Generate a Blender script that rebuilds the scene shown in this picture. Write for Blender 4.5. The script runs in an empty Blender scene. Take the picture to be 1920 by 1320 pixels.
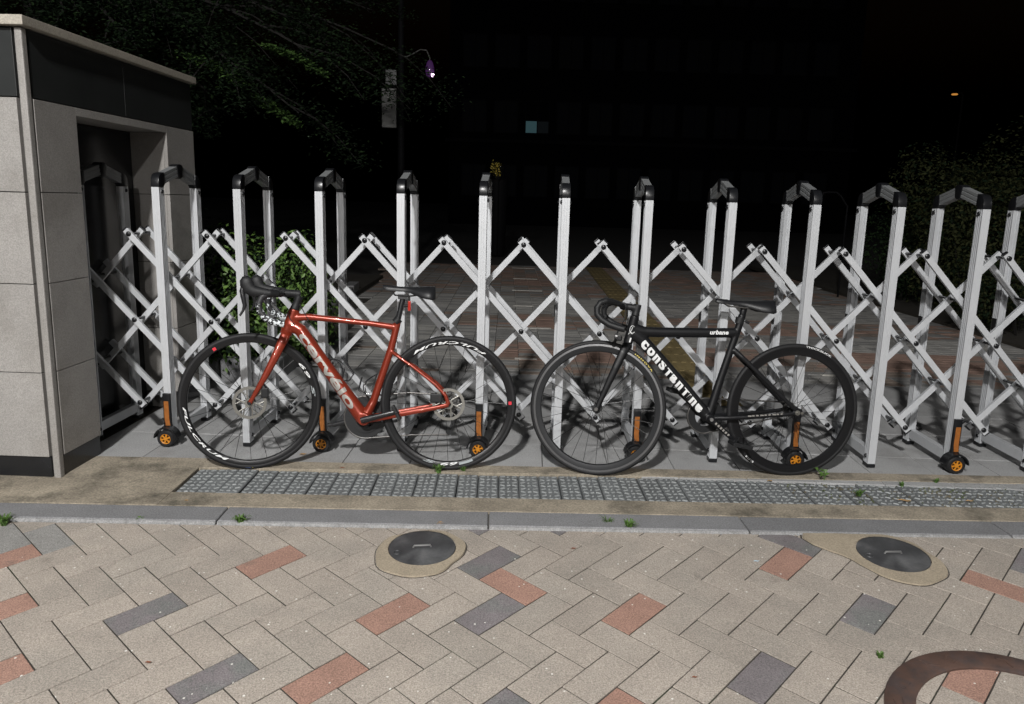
import bpy, bmesh, math, random
import numpy as np
from mathutils import Matrix, Vector, Euler
random.seed(7); rng = np.random.default_rng(7)
PI = math.pi; R_ = math.radians
SC = bpy.context.scene
COL = SC.collection

# ------------------------------------------------------------------ camera
H0 = 1.3378
def cam_axes(pitch, roll):
    f = Vector((0, math.cos(pitch), -math.sin(pitch))); u = Vector((0, math.sin(pitch), math.cos(pitch))); r = Vector((1, 0, 0))
    c, s = math.cos(roll), math.sin(roll)
    return c*r + s*u, -s*r + c*u, f
cr, cu, cf = cam_axes(R_(11.0606), R_(1.5494))
cam = bpy.data.cameras.new('camera'); camo = bpy.data.objects.new('camera', cam); COL.objects.link(camo)
camo.matrix_world = Matrix(((cr.x, cu.x, -cf.x, 0), (cr.y, cu.y, -cf.y, 0), (cr.z, cu.z, -cf.z, H0), (0, 0, 0, 1)))
cam.sensor_fit = 'HORIZONTAL'; cam.sensor_width = 36; cam.lens = 36*1454.5/1920
cam.clip_start = 0.05; cam.clip_end = 2000
SC.camera = camo

# ------------------------------------------------------------------ night sky, exposure
w = bpy.data.worlds.new('World'); SC.world = w; w.use_nodes = True
nt = w.node_tree; bg = nt.nodes['Background']
sky = nt.nodes.new('ShaderNodeTexSky'); sky.sky_type = 'NISHITA'; sky.sun_disc = False
sky.sun_elevation = R_(-4); sky.sun_rotation = R_(190); sky.air_density = 1.0; sky.dust_density = 0.4
nt.links.new(sky.outputs[0], bg.inputs[0]); bg.inputs[1].default_value = 0.09
sun = bpy.data.lights.new('moon', 'SUN'); sun.energy = 0.012; sun.angle = R_(0.5); sun.color = (0.85, 0.9, 1)
suno = bpy.data.objects.new('moon', sun); COL.objects.link(suno); suno.rotation_euler = (R_(50), 0, R_(-15))
SC.view_settings.view_transform = 'Standard'; SC.view_settings.look = 'None'
SC.view_settings.exposure = 0; SC.view_settings.gamma = 1
SC.render.engine = 'CYCLES'
try:
    SC.cycles.use_denoising = True; SC.cycles.denoiser = 'OPENIMAGEDENOISE'
    SC.cycles.max_bounces = 6; SC.cycles.use_adaptive_sampling = True; SC.cycles.adaptive_threshold = 0.01
    SC.cycles.sample_clamp_indirect = 3.0
except Exception: pass

# ------------------------------------------------------------------ helpers
def link(name, data, parent=None, loc=(0,0,0), rot=(0,0,0), mw=None):
    o = bpy.data.objects.new(name, data); COL.objects.link(o)
    if parent is not None: o.parent = parent
    if mw is not None: o.matrix_local = mw
    else: o.location = loc; o.rotation_euler = rot
    return o
def tag(o, label=None, cat=None, group=None, kind=None):
    if label: o['label'] = label
    if cat: o['category'] = cat
    if group: o['group'] = group
    if kind: o['kind'] = kind
    return o
def empty(name, loc=(0,0,0), rz=0, parent=None):
    o = link(name, None, parent, loc, (0,0,rz)); o.empty_display_size = 0.1; return o

class MB:
    def __init__(s): s.v = []; s.f = []
    def add(s, vs, fs):
        n = len(s.v); s.v += [tuple(q) for q in vs]; s.f += [tuple(i+n for i in q) for q in fs]; return s
    def box(s, x0, x1, y0, y1, z0, z1, M=None):
        vs = [Vector((x, y, z)) for z in (z0, z1) for y in (y0, y1) for x in (x0, x1)]
        if M is not None: vs = [M @ q for q in vs]
        return s.add(vs, [(0,2,3,1), (4,5,7,6), (0,1,5,4), (2,6,7,3), (0,4,6,2), (1,3,7,5)])
    def slab(s, x0, x1, y0, y1, z0, z1, c):       # box with chamfered top edge
        vs = [(x0,y0,z0),(x1,y0,z0),(x1,y1,z0),(x0,y1,z0),(x0,y0,z1-c),(x1,y0,z1-c),(x1,y1,z1-c),(x0,y1,z1-c),
              (x0+c,y0+c,z1),(x1-c,y0+c,z1),(x1-c,y1-c,z1),(x0+c,y1-c,z1)]
        fs = [(0,1,5,4),(1,2,6,5),(2,3,7,6),(3,0,4,7),(4,5,9,8),(5,6,10,9),(6,7,11,10),(7,4,8,11),(8,9,10,11)]
        return s.add(vs, fs)
    def prism(s, poly, z0, z1, M=None):           # polygon in xy extruded along z
        n = len(poly); vs = [Vector((x, y, z)) for z in (z0, z1) for x, y in poly]
        if M is not None: vs = [M @ q for q in vs]
        fs = [tuple(reversed(range(n))), tuple(range(n, 2*n))] + [(i, (i+1)%n, n+(i+1)%n, n+i) for i in range(n)]
        return s.add(vs, fs)
    def tube(s, pts, ru, rv=None, side=(0,1,0), seg=10, caps=True):
        pts = [Vector(q) for q in pts]; n = len(pts)
        ru = [ru]*n if not hasattr(ru, '__len__') else list(ru)
        rv = ru if rv is None else ([rv]*n if not hasattr(rv, '__len__') else list(rv))
        side = Vector(side); vs = []
        for i, q in enumerate(pts):
            t = (pts[min(i+1, n-1)] - pts[max(i-1, 0)]).normalized()
            v = side - t*side.dot(t)
            if v.length < 1e-4: v = Vector((1,0,0)) - t*t.x
            if v.length < 1e-4: v = Vector((0,0,1)) - t*t.z
            v.normalize(); u = t.cross(v)
            for k in range(seg):
                a = 2*PI*k/seg; vs.append(q + u*ru[i]*math.cos(a) + v*rv[i]*math.sin(a))
        fs = [(i*seg+k, i*seg+(k+1)%seg, (i+1)*seg+(k+1)%seg, (i+1)*seg+k) for i in range(n-1) for k in range(seg)]
        if caps: fs += [tuple(reversed(range(seg))), tuple(range((n-1)*seg, n*seg))]
        return s.add(vs, fs)
    def lathe(s, prof, org=(0,0,0), axis=(0,1,0), seg=48, closed=True):
        ax = Vector(axis).normalized(); e1 = Vector((1,0,0)) if abs(ax.x) < .9 else Vector((0,0,1))
        e1 = (e1 - ax*e1.dot(ax)).normalized(); e2 = ax.cross(e1); o = Vector(org); m = len(prof); vs = []
        for k in range(seg):
            a = 2*PI*k/seg; d = e1*math.cos(a) + e2*math.sin(a)
            for r, z in prof: vs.append(o + d*r + ax*z)
        fs = []
        for k in range(seg):
            k2 = (k+1) % seg
            for j in range(m if closed else m-1):
                j2 = (j+1) % m; fs.append((k*m+j, k*m+j2, k2*m+j2, k2*m+j))
        return s.add(vs, fs)
    def disc(s, org, axis, r, h, seg=16):         # solid cylinder
        ax = Vector(axis).normalized(); o = Vector(org)
        return s.tube([o, o+ax*h], r, side=(1,0,0) if abs(ax.x) < .9 else (0,0,1), seg=seg)
    def dome(s, org, axis, r, h, seg=12):
        ax = Vector(axis).normalized(); o = Vector(org)
        return s.tube([o, o+ax*h*.55, o+ax*h*.88, o+ax*h], [r, r*.92, r*.62, r*.12], side=(1,0,0) if abs(ax.x) < .9 else (0,0,1), seg=seg)
    def mesh(s, name, mat=None, smooth=35, bevel=0):
        me = bpy.data.meshes.new(name); me.from_pydata(s.v, [], s.f)
        bm = bmesh.new(); bm.from_mesh(me); bmesh.ops.recalc_face_normals(bm, faces=bm.faces)
        if bevel:
            es = [e for e in bm.edges if len(e.link_faces) == 2 and e.calc_face_angle(0) > R_(30)]
            bmesh.ops.bevel(bm, geom=es, offset=bevel, segments=2, affect='EDGES', profile=.6)
        bm.to_mesh(me); bm.free()
        if smooth:
            me.polygons.foreach_set('use_smooth', [True]*len(me.polygons)); me.set_sharp_from_angle(angle=R_(smooth))
        if mat is not None: me.materials.append(mat)
        return me
    def build(s, name, mat, parent=None, loc=(0,0,0), rot=(0,0,0), smooth=35, bevel=0):
        return link(name, s.mesh(name, mat, smooth, bevel), parent, loc, rot)

def N(nt, t, **kw):
    n = nt.nodes.new(t)
    for k, v in kw.items():
        if hasattr(n, k): setattr(n, k, v)
        else: n.inputs[k].default_value = v
    return n
def mat(name, col, rough=.6, metal=0., spec=.5, var=0., vscale=8., bump=0., bscale=60., col2=None, c2scale=20., c2lo=.45, c2hi=.6,
        rand=0., coat=0., emit=None, estr=1., speck=0., sscale=160., coords='Object', stretch=None, glints=0., spots=0.):
    m = bpy.data.materials.new(name); m.use_nodes = True; t = m.node_tree; L = t.links
    b = t.nodes['Principled BSDF']; b.inputs['Roughness'].default_value = rough; b.inputs['Metallic'].default_value = metal
    b.inputs['Specular IOR Level'].default_value = spec; b.inputs['Coat Weight'].default_value = coat; b.inputs['Coat Roughness'].default_value = .06
    c = (*col, 1)
    tc = N(t, 'ShaderNodeTexCoord'); vec = tc.outputs['Object' if coords == 'World' else coords]
    if coords == 'World':
        vec = N(t, 'ShaderNodeNewGeometry').outputs['Position']
    if stretch:
        mp = N(t, 'ShaderNodeMapping'); mp.inputs['Scale'].default_value = stretch; L.new(vec, mp.inputs[0]); vec = mp.outputs[0]
    cur = None
    def rgb(cc):
        n = N(t, 'ShaderNodeRGB'); n.outputs[0].default_value = (*cc, 1); return n.outputs[0]
    if any((var, col2, rand, speck)):
        cur = rgb(col)
    if col2:
        nz = N(t, 'ShaderNodeTexNoise', Scale=c2scale, Detail=6., Roughness=.65); L.new(vec, nz.inputs['Vector'])
        mr = N(t, 'ShaderNodeMapRange'); mr.inputs[1].default_value = c2lo; mr.inputs[2].default_value = c2hi; L.new(nz.outputs[0], mr.inputs[0])
        mx = N(t, 'ShaderNodeMix', data_type='RGBA'); L.new(mr.outputs[0], mx.inputs[0]); L.new(cur, mx.inputs[6]); mx.inputs[7].default_value = (*col2, 1); cur = mx.outputs[2]
    def mulval(cur, fac_socket):
        mx = N(t, 'ShaderNodeMix', data_type='RGBA', blend_type='MULTIPLY'); mx.inputs[0].default_value = 1
        L.new(cur, mx.inputs[6]); L.new(fac_socket, mx.inputs[7]); return mx.outputs[2]
    def ranged(sock, lo, hi, a=0., bb=1.):
        mr = N(t, 'ShaderNodeMapRange'); mr.inputs[1].default_value = a; mr.inputs[2].default_value = bb
        mr.inputs[3].default_value = lo; mr.inputs[4].default_value = hi; L.new(sock, mr.inputs[0]); return mr.outputs[0]
    if var:
        nz = N(t, 'ShaderNodeTexNoise', Scale=vscale, Detail=5., Roughness=.6); L.new(vec, nz.inputs['Vector'])
        cur = mulval(cur, ranged(nz.outputs[0], 1-var, 1+var, .3, .7))
    if rand:
        oi = N(t, 'ShaderNodeObjectInfo'); cur = mulval(cur, ranged(oi.outputs['Random'], 1-rand, 1+rand))
    if speck:
        nz = N(t, 'ShaderNodeTexNoise', Scale=sscale, Detail=3., Roughness=.7); L.new(vec, nz.inputs['Vector'])
        cur = mulval(cur, ranged(nz.outputs[0], 1-speck, 1+speck, .35, .65))
    if glints:
        vo = N(t, 'ShaderNodeTexVoronoi', Scale=glints); L.new(vec, vo.inputs['Vector'])
        # a few cells carry a pale chip, mica glitter painted into the colour
        sp = N(t, 'ShaderNodeSeparateColor'); L.new(vo.outputs['Color'], sp.inputs[0])
        gt = N(t, 'ShaderNodeMath', operation='GREATER_THAN'); gt.inputs[1].default_value = .965; L.new(sp.outputs[0], gt.inputs[0])
        lt = N(t, 'ShaderNodeMath', operation='LESS_THAN'); lt.inputs[1].default_value = .22; L.new(vo.outputs['Distance'], lt.inputs[0])
        mu = N(t, 'ShaderNodeMath', operation='MULTIPLY'); L.new(gt.outputs[0], mu.inputs[0]); L.new(lt.outputs[0], mu.inputs[1])
        mx = N(t, 'ShaderNodeMix', data_type='RGBA'); L.new(mu.outputs[0], mx.inputs[0]); L.new(cur, mx.inputs[6]); mx.inputs[7].default_value = (.7, .68, .64, 1); cur = mx.outputs[2]
    if spots:                                  # scattered gum and oil stains
        nz = N(t, 'ShaderNodeTexNoise', Scale=40., Detail=2.); L.new(vec, nz.inputs['Vector'])
        mxv = N(t, 'ShaderNodeMix', data_type='RGBA', blend_type='LINEAR_LIGHT'); mxv.inputs[0].default_value = .03; L.new(vec, mxv.inputs[6]); L.new(nz.outputs[1], mxv.inputs[7])
        vo = N(t, 'ShaderNodeTexVoronoi', Scale=spots); L.new(mxv.outputs[2], vo.inputs['Vector'])
        sp = N(t, 'ShaderNodeSeparateColor'); L.new(vo.outputs['Color'], sp.inputs[0])
        gt = N(t, 'ShaderNodeMath', operation='GREATER_THAN'); gt.inputs[1].default_value = .72; L.new(sp.outputs[1], gt.inputs[0])
        rg = ranged(vo.outputs['Distance'], .40, 0., .04, .16)
        mu = N(t, 'ShaderNodeMath', operation='MULTIPLY'); L.new(gt.outputs[0], mu.inputs[0]); L.new(rg, mu.inputs[1])
        mx = N(t, 'ShaderNodeMix', data_type='RGBA'); L.new(mu.outputs[0], mx.inputs[0]); L.new(cur, mx.inputs[6]); mx.inputs[7].default_value = (.12, .10, .085, 1); cur = mx.outputs[2]
    if cur is not None: L.new(cur, b.inputs['Base Color'])
    else: b.inputs['Base Color'].default_value = c
    if bump:
        nz = N(t, 'ShaderNodeTexNoise', Scale=bscale, Detail=4.); L.new(vec, nz.inputs['Vector'])
        bp = N(t, 'ShaderNodeBump', Strength=bump, Distance=.004); L.new(nz.outputs[0], bp.inputs['Height']); L.new(bp.outputs[0], b.inputs['Normal'])
    if emit:
        b.inputs['Emission Color'].default_value = (*emit, 1); b.inputs['Emission Strength'].default_value = estr
    return m

M = {}
M['alu'] = mat('brushed_aluminium', (.555,.57,.59), .42, .25, var=.05, vscale=4, rand=.05, col2=(.50,.51,.52), c2scale=7, c2lo=.52, c2hi=.78, bump=.02, bscale=200)
M['alu_dark'] = mat('grey_aluminium', (.25,.26,.265), .42, .3, var=.06, vscale=10)
M['plastic'] = mat('black_plastic', (.009,.0095,.011), .3, spec=.4)
M['rubber'] = mat('black_rubber', (.011,.011,.012), .6, spec=.35, var=.2, vscale=30)
M['orange'] = mat('orange_reflector', (.29,.10,.02), .4, var=.15, vscale=60)
M['hub_orange'] = mat('orange_hub', (.52,.20,.015), .35)
M['granite'] = mat('light_granite', (.30,.287,.272), .6, var=.09, vscale=3, col2=(.235,.222,.205), c2scale=2.6, c2lo=.5, c2hi=.7, speck=.22, sscale=230, bump=.15, bscale=150, rand=.05, coords='Object')
M['granite_core'] = mat('joint_mortar', (.09,.085,.08), .9)
M['black_stone'] = mat('black_polished_stone', (.012,.013,.015), .22, var=.3, vscale=5)
M['fascia'] = mat('dark_fascia', (.022,.024,.024), .4, var=.2, vscale=4)
M['coping'] = mat('pale_coping_stone', (.36,.33,.28), .6, var=.1, vscale=5, speck=.2, bump=.1)
M['paver'] = mat('tan_paver', (.352,.310,.268), .85, var=.08, vscale=6, speck=.34, sscale=210, bump=.5, bscale=190, rand=.07, glints=60, col2=(.318,.285,.248), c2scale=3.1, coords='World', spots=5.5)
M['paver_red'] = mat('red_paver', (.335,.200,.155), .8, var=.10, vscale=9, speck=.36, sscale=210, bump=.5, bscale=190, rand=.07, glints=60, coords='World', spots=5.5)
M['paver_blue'] = mat('slate_paver', (.185,.167,.172), .8, var=.12, vscale=9, speck=.36, sscale=210, bump=.5, bscale=190, rand=.07, glints=60, col2=(.165,.168,.162), c2scale=5, coords='World', spots=5.5)
M['paver_grey'] = mat('grey_paver', (.23,.225,.215), .8, var=.10, vscale=9, speck=.36, sscale=210, bump=.5, bscale=190, rand=.07, coords='World')
M['joint'] = mat('joint_sand', (.042,.036,.030), .95, var=.45, vscale=14, col2=(.030,.036,.020), c2scale=6, c2lo=.52, c2hi=.66)
M['kerb'] = mat('grey_kerb_stone', (.20,.201,.207), .75, var=.10, vscale=6, speck=.28, sscale=150, bump=.25, bscale=120, rand=.07)
M['kerb_edge'] = mat('pale_kerb_arris', (.25,.25,.25), .8, var=.2, vscale=20, speck=.25)
M['tan'] = mat('tan_concrete', (.29,.252,.195), .9, var=.22, vscale=6, speck=.3, sscale=110, bump=.6, bscale=60, col2=(.11,.098,.075), c2scale=4.5, c2lo=.50, c2hi=.68, coords='World')
M['grate'] = mat('grey_drain_cover', (.14,.148,.152), .55, var=.15, vscale=10, rand=.12, speck=.2, sscale=90, coords='World')
M['grate_bump'] = mat('drain_cover_ribs', (.235,.248,.248), .6, var=.25, vscale=12, coords='World')
M['slab'] = mat('grey_slab', (.335,.336,.337), .8, var=.08, vscale=4, speck=.22, sscale=160, bump=.3, bscale=140, rand=.07, col2=(.24,.237,.232), c2scale=3, c2lo=.52, c2hi=.75, coords='World')
M['steel'] = mat('scuffed_steel_cover', (.075,.076,.08), .5, .35, var=.35, vscale=9, col2=(.16,.162,.165), c2scale=6, c2lo=.48, c2hi=.72, bump=.1)
M['steel_bright'] = mat('bright_steel', (.5,.5,.5), .3, .8)
M['collar'] = mat('sand_mortar', (.325,.275,.205), .9, var=.12, vscale=8, speck=.2, sscale=140, bump=.4, bscale=60)
M['rust'] = mat('rusted_iron', (.095,.056,.043), .75, .2, var=.3, vscale=10, col2=(.070,.050,.046), c2scale=14, bump=.4, bscale=40)
M['asphalt'] = mat('ground', (.045,.043,.04), .95, var=.2, vscale=3, coords='World')
M['soil'] = mat('soil', (.035,.030,.022), .95, var=.3, vscale=6, bump=.6, bscale=20, coords='World')
M['tactile'] = mat('ochre_tactile', (.22,.17,.075), .8, var=.2, vscale=5, rand=.12, speck=.2, coords='World')
M['white_paint'] = mat('white_marking', (.62,.60,.55), .7, var=.15, vscale=20)
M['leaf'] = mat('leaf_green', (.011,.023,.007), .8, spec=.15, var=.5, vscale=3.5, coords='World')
M['leaf_spray'] = mat('leaf_spray_green', (.055,.105,.026), .8, spec=.15, var=.4, vscale=3.5, coords='World')  # brighter copy of the leaf green, carries the lit look of the tree sprays
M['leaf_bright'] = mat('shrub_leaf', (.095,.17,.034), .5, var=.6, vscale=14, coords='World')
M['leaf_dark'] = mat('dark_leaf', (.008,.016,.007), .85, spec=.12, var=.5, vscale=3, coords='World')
M['leaf_olive'] = mat('olive_leaf', (.030,.034,.013), .85, spec=.12, var=.5, vscale=4, coords='World')
M['bark'] = mat('bark', (.007,.006,.005), .9, var=.4, vscale=20, bump=.5)
M['grass'] = mat('grass_blade', (.07,.14,.025), .6, var=.4, vscale=30)
M['dry'] = mat('dry_leaf', (.36,.22,.09), .8, var=.3, vscale=40)
M['dry_red'] = mat('brown_leaf', (.20,.07,.035), .8, var=.3, vscale=40)
M['paper'] = mat('paper_scrap', (.45,.55,.62), .8)
# ================================================================== ground
GX, GY, PSI = -2.23925, 4.00258, -0.021748
UX, UY = math.cos(PSI), math.sin(PSI); NX, NY = -UY, UX
def gw(a, b): return (GX + a*UX + b*NX, GY + a*UY + b*NY)       # gate coordinates to world
SL = 0.0758; ZP0 = -0.0332 + .027; KP = .983
def zpav(y): return ZP0 + SL*(y - 3.154)
KY = PSI + .042                                                   # yaw of kerb, drain and grating
kc, ks = math.cos(KY), math.sin(KY)
def kw(a, b): return (GX + a*kc - b*ks, GY + a*ks + b*kc)
def to_k(x, y): dx, dy = x-GX, y-GY; return dx*kc + dy*ks, -dx*ks + dy*kc

g = MB()
prof = [(-160,-.62), (-1.2,-.62), (-1.2,-.50), (-1.0,-.50), (3.0, zpav(3.0)-.07), (3.0,-.09), (220,-.09)]
vs = [(x, y, z) for x in (-220, 220) for y, z in prof]; n = len(prof)
g.add(vs, [(i, i+1, n+i+1, n+i) for i in range(n-1)])
o = g.build('ground', M['asphalt'], smooth=0); tag(o, 'dark asphalt ground running from the street to the far yard', 'ground', kind='structure')

# sloping pavement in front: sand bed with herringbone pavers
bed = MB()
xa, xb = -4.2, 4.2
bed.add([(xa,-1.0,zpav(-1.0)-.0034), (xb,-1.0,zpav(-1.0)-.0034), (xb,3.12,zpav(3.12)-.0034), (xa,3.02,zpav(3.02)-.0034)], [(0,1,2,3)])
side = bed.build('sidewalk', M['joint'], smooth=0)
tag(side, 'tan herringbone paved sidewalk with red and slate pavers, sloping to the kerb', 'sidewalk', kind='structure')
TH = R_(47.622); LB = .2395*KP; WB = LB/2
pa = (math.cos(TH), math.sin(TH)); pb = (math.sin(TH), -math.cos(TH)); P0 = (-.050*KP, 2.495*KP)
def latt(ca, cb): return P0[0] + WB*(ca*pa[0] + cb*pb[0]), P0[1] + WB*(ca*pa[1] + cb*pb[1])
brm = {}
for k in ('paver', 'paver_red', 'paver_blue', 'paver_grey'):
    for tpe in (0, 1):
        b = MB(); l, q = LB/2-.0024, WB/2-.0024
        (b.slab(-l, l, -q, q, -.05, 0, .0009) if tpe == 0 else b.slab(-q, q, -l, l, -.05, 0, .0009))
        brm[k, tpe] = b.mesh('paver', M[k], smooth=0)
def pix_near(px, py):
    d = cf + cr*((px-960)/1454.5) - cu*((py-660)/1454.5)
    t = (ZP0 - SL*3.154 - H0)/(d.z - SL*d.y); return d.x*t, d.y*t
reds = [(944,1090),(1216,1148),(735,1146),(520,1043),(1474,1055),(596,1272),(40,1040),(40,1143),(20,1262),(1880,1098),(1840,1312),(1159,1314)]
blues = [(920,1150),(272,1152),(1637,1153),(1440,1290),(380,1275),(925,1040),(1480,1012),(1910,1060),(1775,1275),(940,1316),(905,985),(1052,988)]
greys = [(60,1010),(15,1000)]
def near_list(px): return [pix_near(*q) for q in px]
spec = [(near_list(reds), 'paver_red'), (near_list(blues), 'paver_blue'), (near_list(greys), 'paver_grey')]
def inside(c, tpe, q):
    dx, dy = q[0]-c[0], q[1]-c[1]; u = dx*pa[0]+dy*pa[1]; v = dx*pb[0]+dy*pb[1]
    la, lb = (LB/2, WB/2) if tpe == 0 else (WB/2, LB/2)
    return abs(u) <= la and abs(v) <= lb
cand = []
for m in range(-44, 45):
    for nn in range(-24, 25):
        for tpe, (oa, ob) in ((0, (0, 0)), (1, (1.5, -.5))):
            c = latt(m + 2*nn + oa, m - 2*nn + ob)
            ka, kb = to_k(*c)
            if kb > -.885 or c[1] < 0.75 or abs(c[0]) > 2.9: continue
            cand.append((c, tpe))
def in_view(c):
    q = Vector((c[0], c[1], zpav(c[1]) - H0)); z = q.dot(cf); x = 960 + 1454.5*q.dot(cr)/z; y = 660 - 1454.5*q.dot(cu)/z
    return -50 < x < 1970 and y < 1375, y
vis = [q for q in cand if in_view(q[0])[0]]; rest = [q for q in cand if not in_view(q[0])[0]]
far_bricks = MB()
slope = Matrix.Rotation(math.atan(SL), 4, 'X')
def pick(c, tpe):
    for pts, k in spec:
        if any(inside(c, tpe, q) for q in pts): return k
    return 'paver'
kn_ = Vector((-ks, kc, 0)); kpt = Vector((*kw(0, -1.003), 0))
def crosses(c, tpe):
    la, lb = (LB/2, WB/2) if tpe == 0 else (WB/2, LB/2)
    return max(to_k(c[0]+sa*la*pa[0]+sb*lb*pb[0], c[1]+sa*la*pa[1]+sb*lb*pb[1])[1] for sa in (1,-1) for sb in (1,-1)) > -1.003
for c, tpe in vis[:330]:
    k = pick(c, tpe)
    if crosses(c, tpe):                       # cut along the kerb
        bm = bmesh.new(); bm.from_mesh(brm[k, tpe]); bm.transform(Matrix.Translation((c[0], c[1], zpav(c[1]))) @ slope @ Matrix.Rotation(TH, 4, 'Z'))
        bmesh.ops.bisect_plane(bm, geom=bm.verts[:]+bm.edges[:]+bm.faces[:], plane_co=kpt, plane_no=kn_, clear_outer=True)
        if len(bm.faces):
            me = bpy.data.meshes.new('paver'); bm.to_mesh(me); me.materials.append(M[k]); link('paver', me, side)
        bm.free(); continue
    # brick local axes: x along pa, y along -pb
    rot = slope @ Matrix.Rotation(TH + random.gauss(0, .003), 4, 'Z') @ Matrix.Rotation(random.uniform(-.006, .006), 4, 'X') @ Matrix.Rotation(random.uniform(-.006, .006), 4, 'Y')
    mw = Matrix.Translation((c[0], c[1], zpav(c[1]) + random.uniform(-.0006, .0012))) @ rot
    link('paver', brm[k, tpe], side, mw=mw)
for c, tpe in [q for q in rest + vis[330:] if to_k(*q[0])[1] < -1.08]:
    mm = Matrix.Translation((c[0], c[1], zpav(c[1]))) @ slope @ Matrix.Rotation(TH, 4, 'Z')
    l, q = LB/2-.0024, WB/2-.0024
    if tpe: l, q = q, l
    far_bricks.box(-l, l, -q, q, -.04, 0, mm)
tag(far_bricks.build('outer_pavers', M['paver'], side, smooth=0), kind='stuff')

# kerb: stones in a row, pale worn arris
kerb = MB()
K0 = empty('kerb_frame', (GX, GY, 0), KY)
kb_ = MB().box(-3, 9, -.97, -.86, -.12, -.01); kerb = kb_.build('kerb', M['granite_core'], None, (GX, GY, 0), (0,0,KY), smooth=0)
tag(kerb, 'flush grey granite kerb between tan sidewalk and drain', 'kerb', kind='structure')
bpy.data.objects.remove(K0)
edges = [-2.6,-1.55,-.12,1.01,2.14,3.24,4.36,5.5,6.6]
for i in range(len(edges)-1):
    x0, x1 = edges[i]+.003, edges[i+1]-.003
    s = MB().slab(x0, x1, -1.0, -.853, -.10, random.gauss(0,.0015), .004)
    st = s.build('kerb_stone', M['kerb'], kerb, smooth=0)
    e = MB(); e.prism([(-1.010,-.035), (-.999,-.035), (-.999,-.0035), (-1.004,-.005), (-1.010,-.014)], x0+.001, x1-.001,
                      Matrix(((0,0,1,0),(1,0,0,0),(0,1,0,0),(0,0,0,1))))
    e.build('arris', M['kerb_edge'], st, smooth=0)

# concrete apron either side of the drain (strips butt the grating, not overlap it)
ap = MB()
ap.slab(-3, .700, -.851, -.235, -.06, .0025, .002)
ap.slab(.700, 9, -.851, -.697, -.06, .0015, .002)
ap.slab(.700, 9, -.370, -.262, -.06, .0035, .002)
apo = ap.build('concrete_apron', M['tan'], None, (GX, GY, 0), (0,0,KY), smooth=0)
tag(apo, 'tan stained concrete apron beside the pillar and round the drain', 'concrete apron', kind='structure')

# drain grating: one panel after another, each with raised slanted ribs
pan = MB().slab(.0012, .0968, -.694, -.373, -.03, -.007, .004).mesh('grate_panel', M['grate'], smooth=0)
rb = MB()
for j in range(8):
    yy = -.672 + j*.0395
    for i in range(3):
        xx = .020 + i*.029; ang = (R_(32) if (i+j) % 2 else R_(-32)) if i != 1 else (R_(70) if j % 2 else R_(20))
        mm = Matrix.Translation((xx, yy, -.0069)) @ Matrix.Rotation(ang, 4, 'Z')
        l = .0125 if i != 1 else .009
        rb.add([mm @ Vector(q) for q in ((-l,-.0042,0),(l,-.0042,0),(l,.0042,0),(-l,.0042,0),(-l+.002,-.0025,.005),(l-.002,-.0025,.005),(l-.002,.0025,.005),(-l+.002,.0025,.005))],
               [(0,1,5,4),(1,2,6,5),(2,3,7,6),(3,0,4,7),(4,5,6,7)])
rb.box(.002, .096, -.700, -.694, -.03, -.006)
ribm = rb.mesh('raised_ribs', M['grate_bump'], smooth=0)
drain = MB().box(.69, 7.2, -.70, -.368, -.10, -.04).build('drain_grating', M['granite_core'], None, (GX, GY, 0), (0,0,KY), smooth=0)
tag(drain, 'long grey ribbed drain grating in front of the bicycles', 'drain grating')
for i in range(62):
    p_ = link('grate_panel', pan, drain, (.703 + i*.0985, 0, random.gauss(0,.0012)), (random.gauss(0,.004), random.gauss(0,.006), random.gauss(0,.002)))
    link('raised_ribs', ribm, p_)

# forecourt slabs under the gate
fore = MB(); fore.box(-3, 9, -.255, 2.02, -.08, -.012)
fore = fore.build('forecourt', M['joint'], None, (GX, GY, 0), (0,0,PSI), smooth=0)
tag(fore, 'forecourt of large grey slabs under the gate', 'forecourt', kind='structure')
bs = [-.25, .20, .65, 1.10, 1.55, 2.00]
slabm = {}
for j in range(5):
    d = bs[j+1]-bs[j]
    for i in range(-1, 19):
        x0 = .37 + .3408*i
        if j not in slabm: slabm[j] = MB().slab(.002, .3388, .002, d-.002, -.04, 0, .002).mesh('slab', M['slab'], smooth=0)
        link('slab', slabm[j], fore, (x0, bs[j], random.gauss(0,.0008)), (random.gauss(0,.0015), random.gauss(0,.0015), 0))

# plaza paving behind, narrow blocks in coloured bands
PW, PD = .215, .1075
def band(a, b):
    r = random.random()
    if b < 2.5: k = .5
    elif b < 3.3: k = .9 if a > 1.9 else .3
    elif b < 4.2: k = .2
    elif b < 5.3: k = .8 if a > 2.15 else .45
    elif b < 7.0: k = .1
    elif b < 8.0: k = .5
    else: k = .7
    return k
pm = {}
cols = {'plaza_light': (.34,.332,.315), 'plaza_grey': (.245,.242,.235), 'plaza_red': (.30,.20,.16), 'plaza_brown': (.26,.21,.175)}
for k, c in cols.items(): M[k] = mat(k, c, .85, var=.12, vscale=5, speck=.25, sscale=120, bump=.3, bscale=90, rand=.10, coords='World')
def pcol(a, b):
    k = band(a, b) + random.gauss(0, .16) + .18*math.sin(a*2.1+int(b/1.7)*1.9)
    return 'plaza_light' if k < .25 else 'plaza_grey' if k < .6 else 'plaza_brown' if k < .8 else 'plaza_red'
plaza = MB().box(-.4, 7.4, 2.0, 12.4, -.08, -.012).build('plaza_paving', M['joint'], None, (GX, GY, 0), (0,0,PSI), smooth=0)
tag(plaza, 'banded grey and reddish block paving behind the gate', 'paving', kind='structure')
for k in cols: pm[k] = MB().slab(.0025, PW-.0025, .002, PD-.002, -.03, 0, .003).mesh('paving_block', M[k], smooth=0)
mass = {k: MB() for k in cols}; cnt = 0
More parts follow.
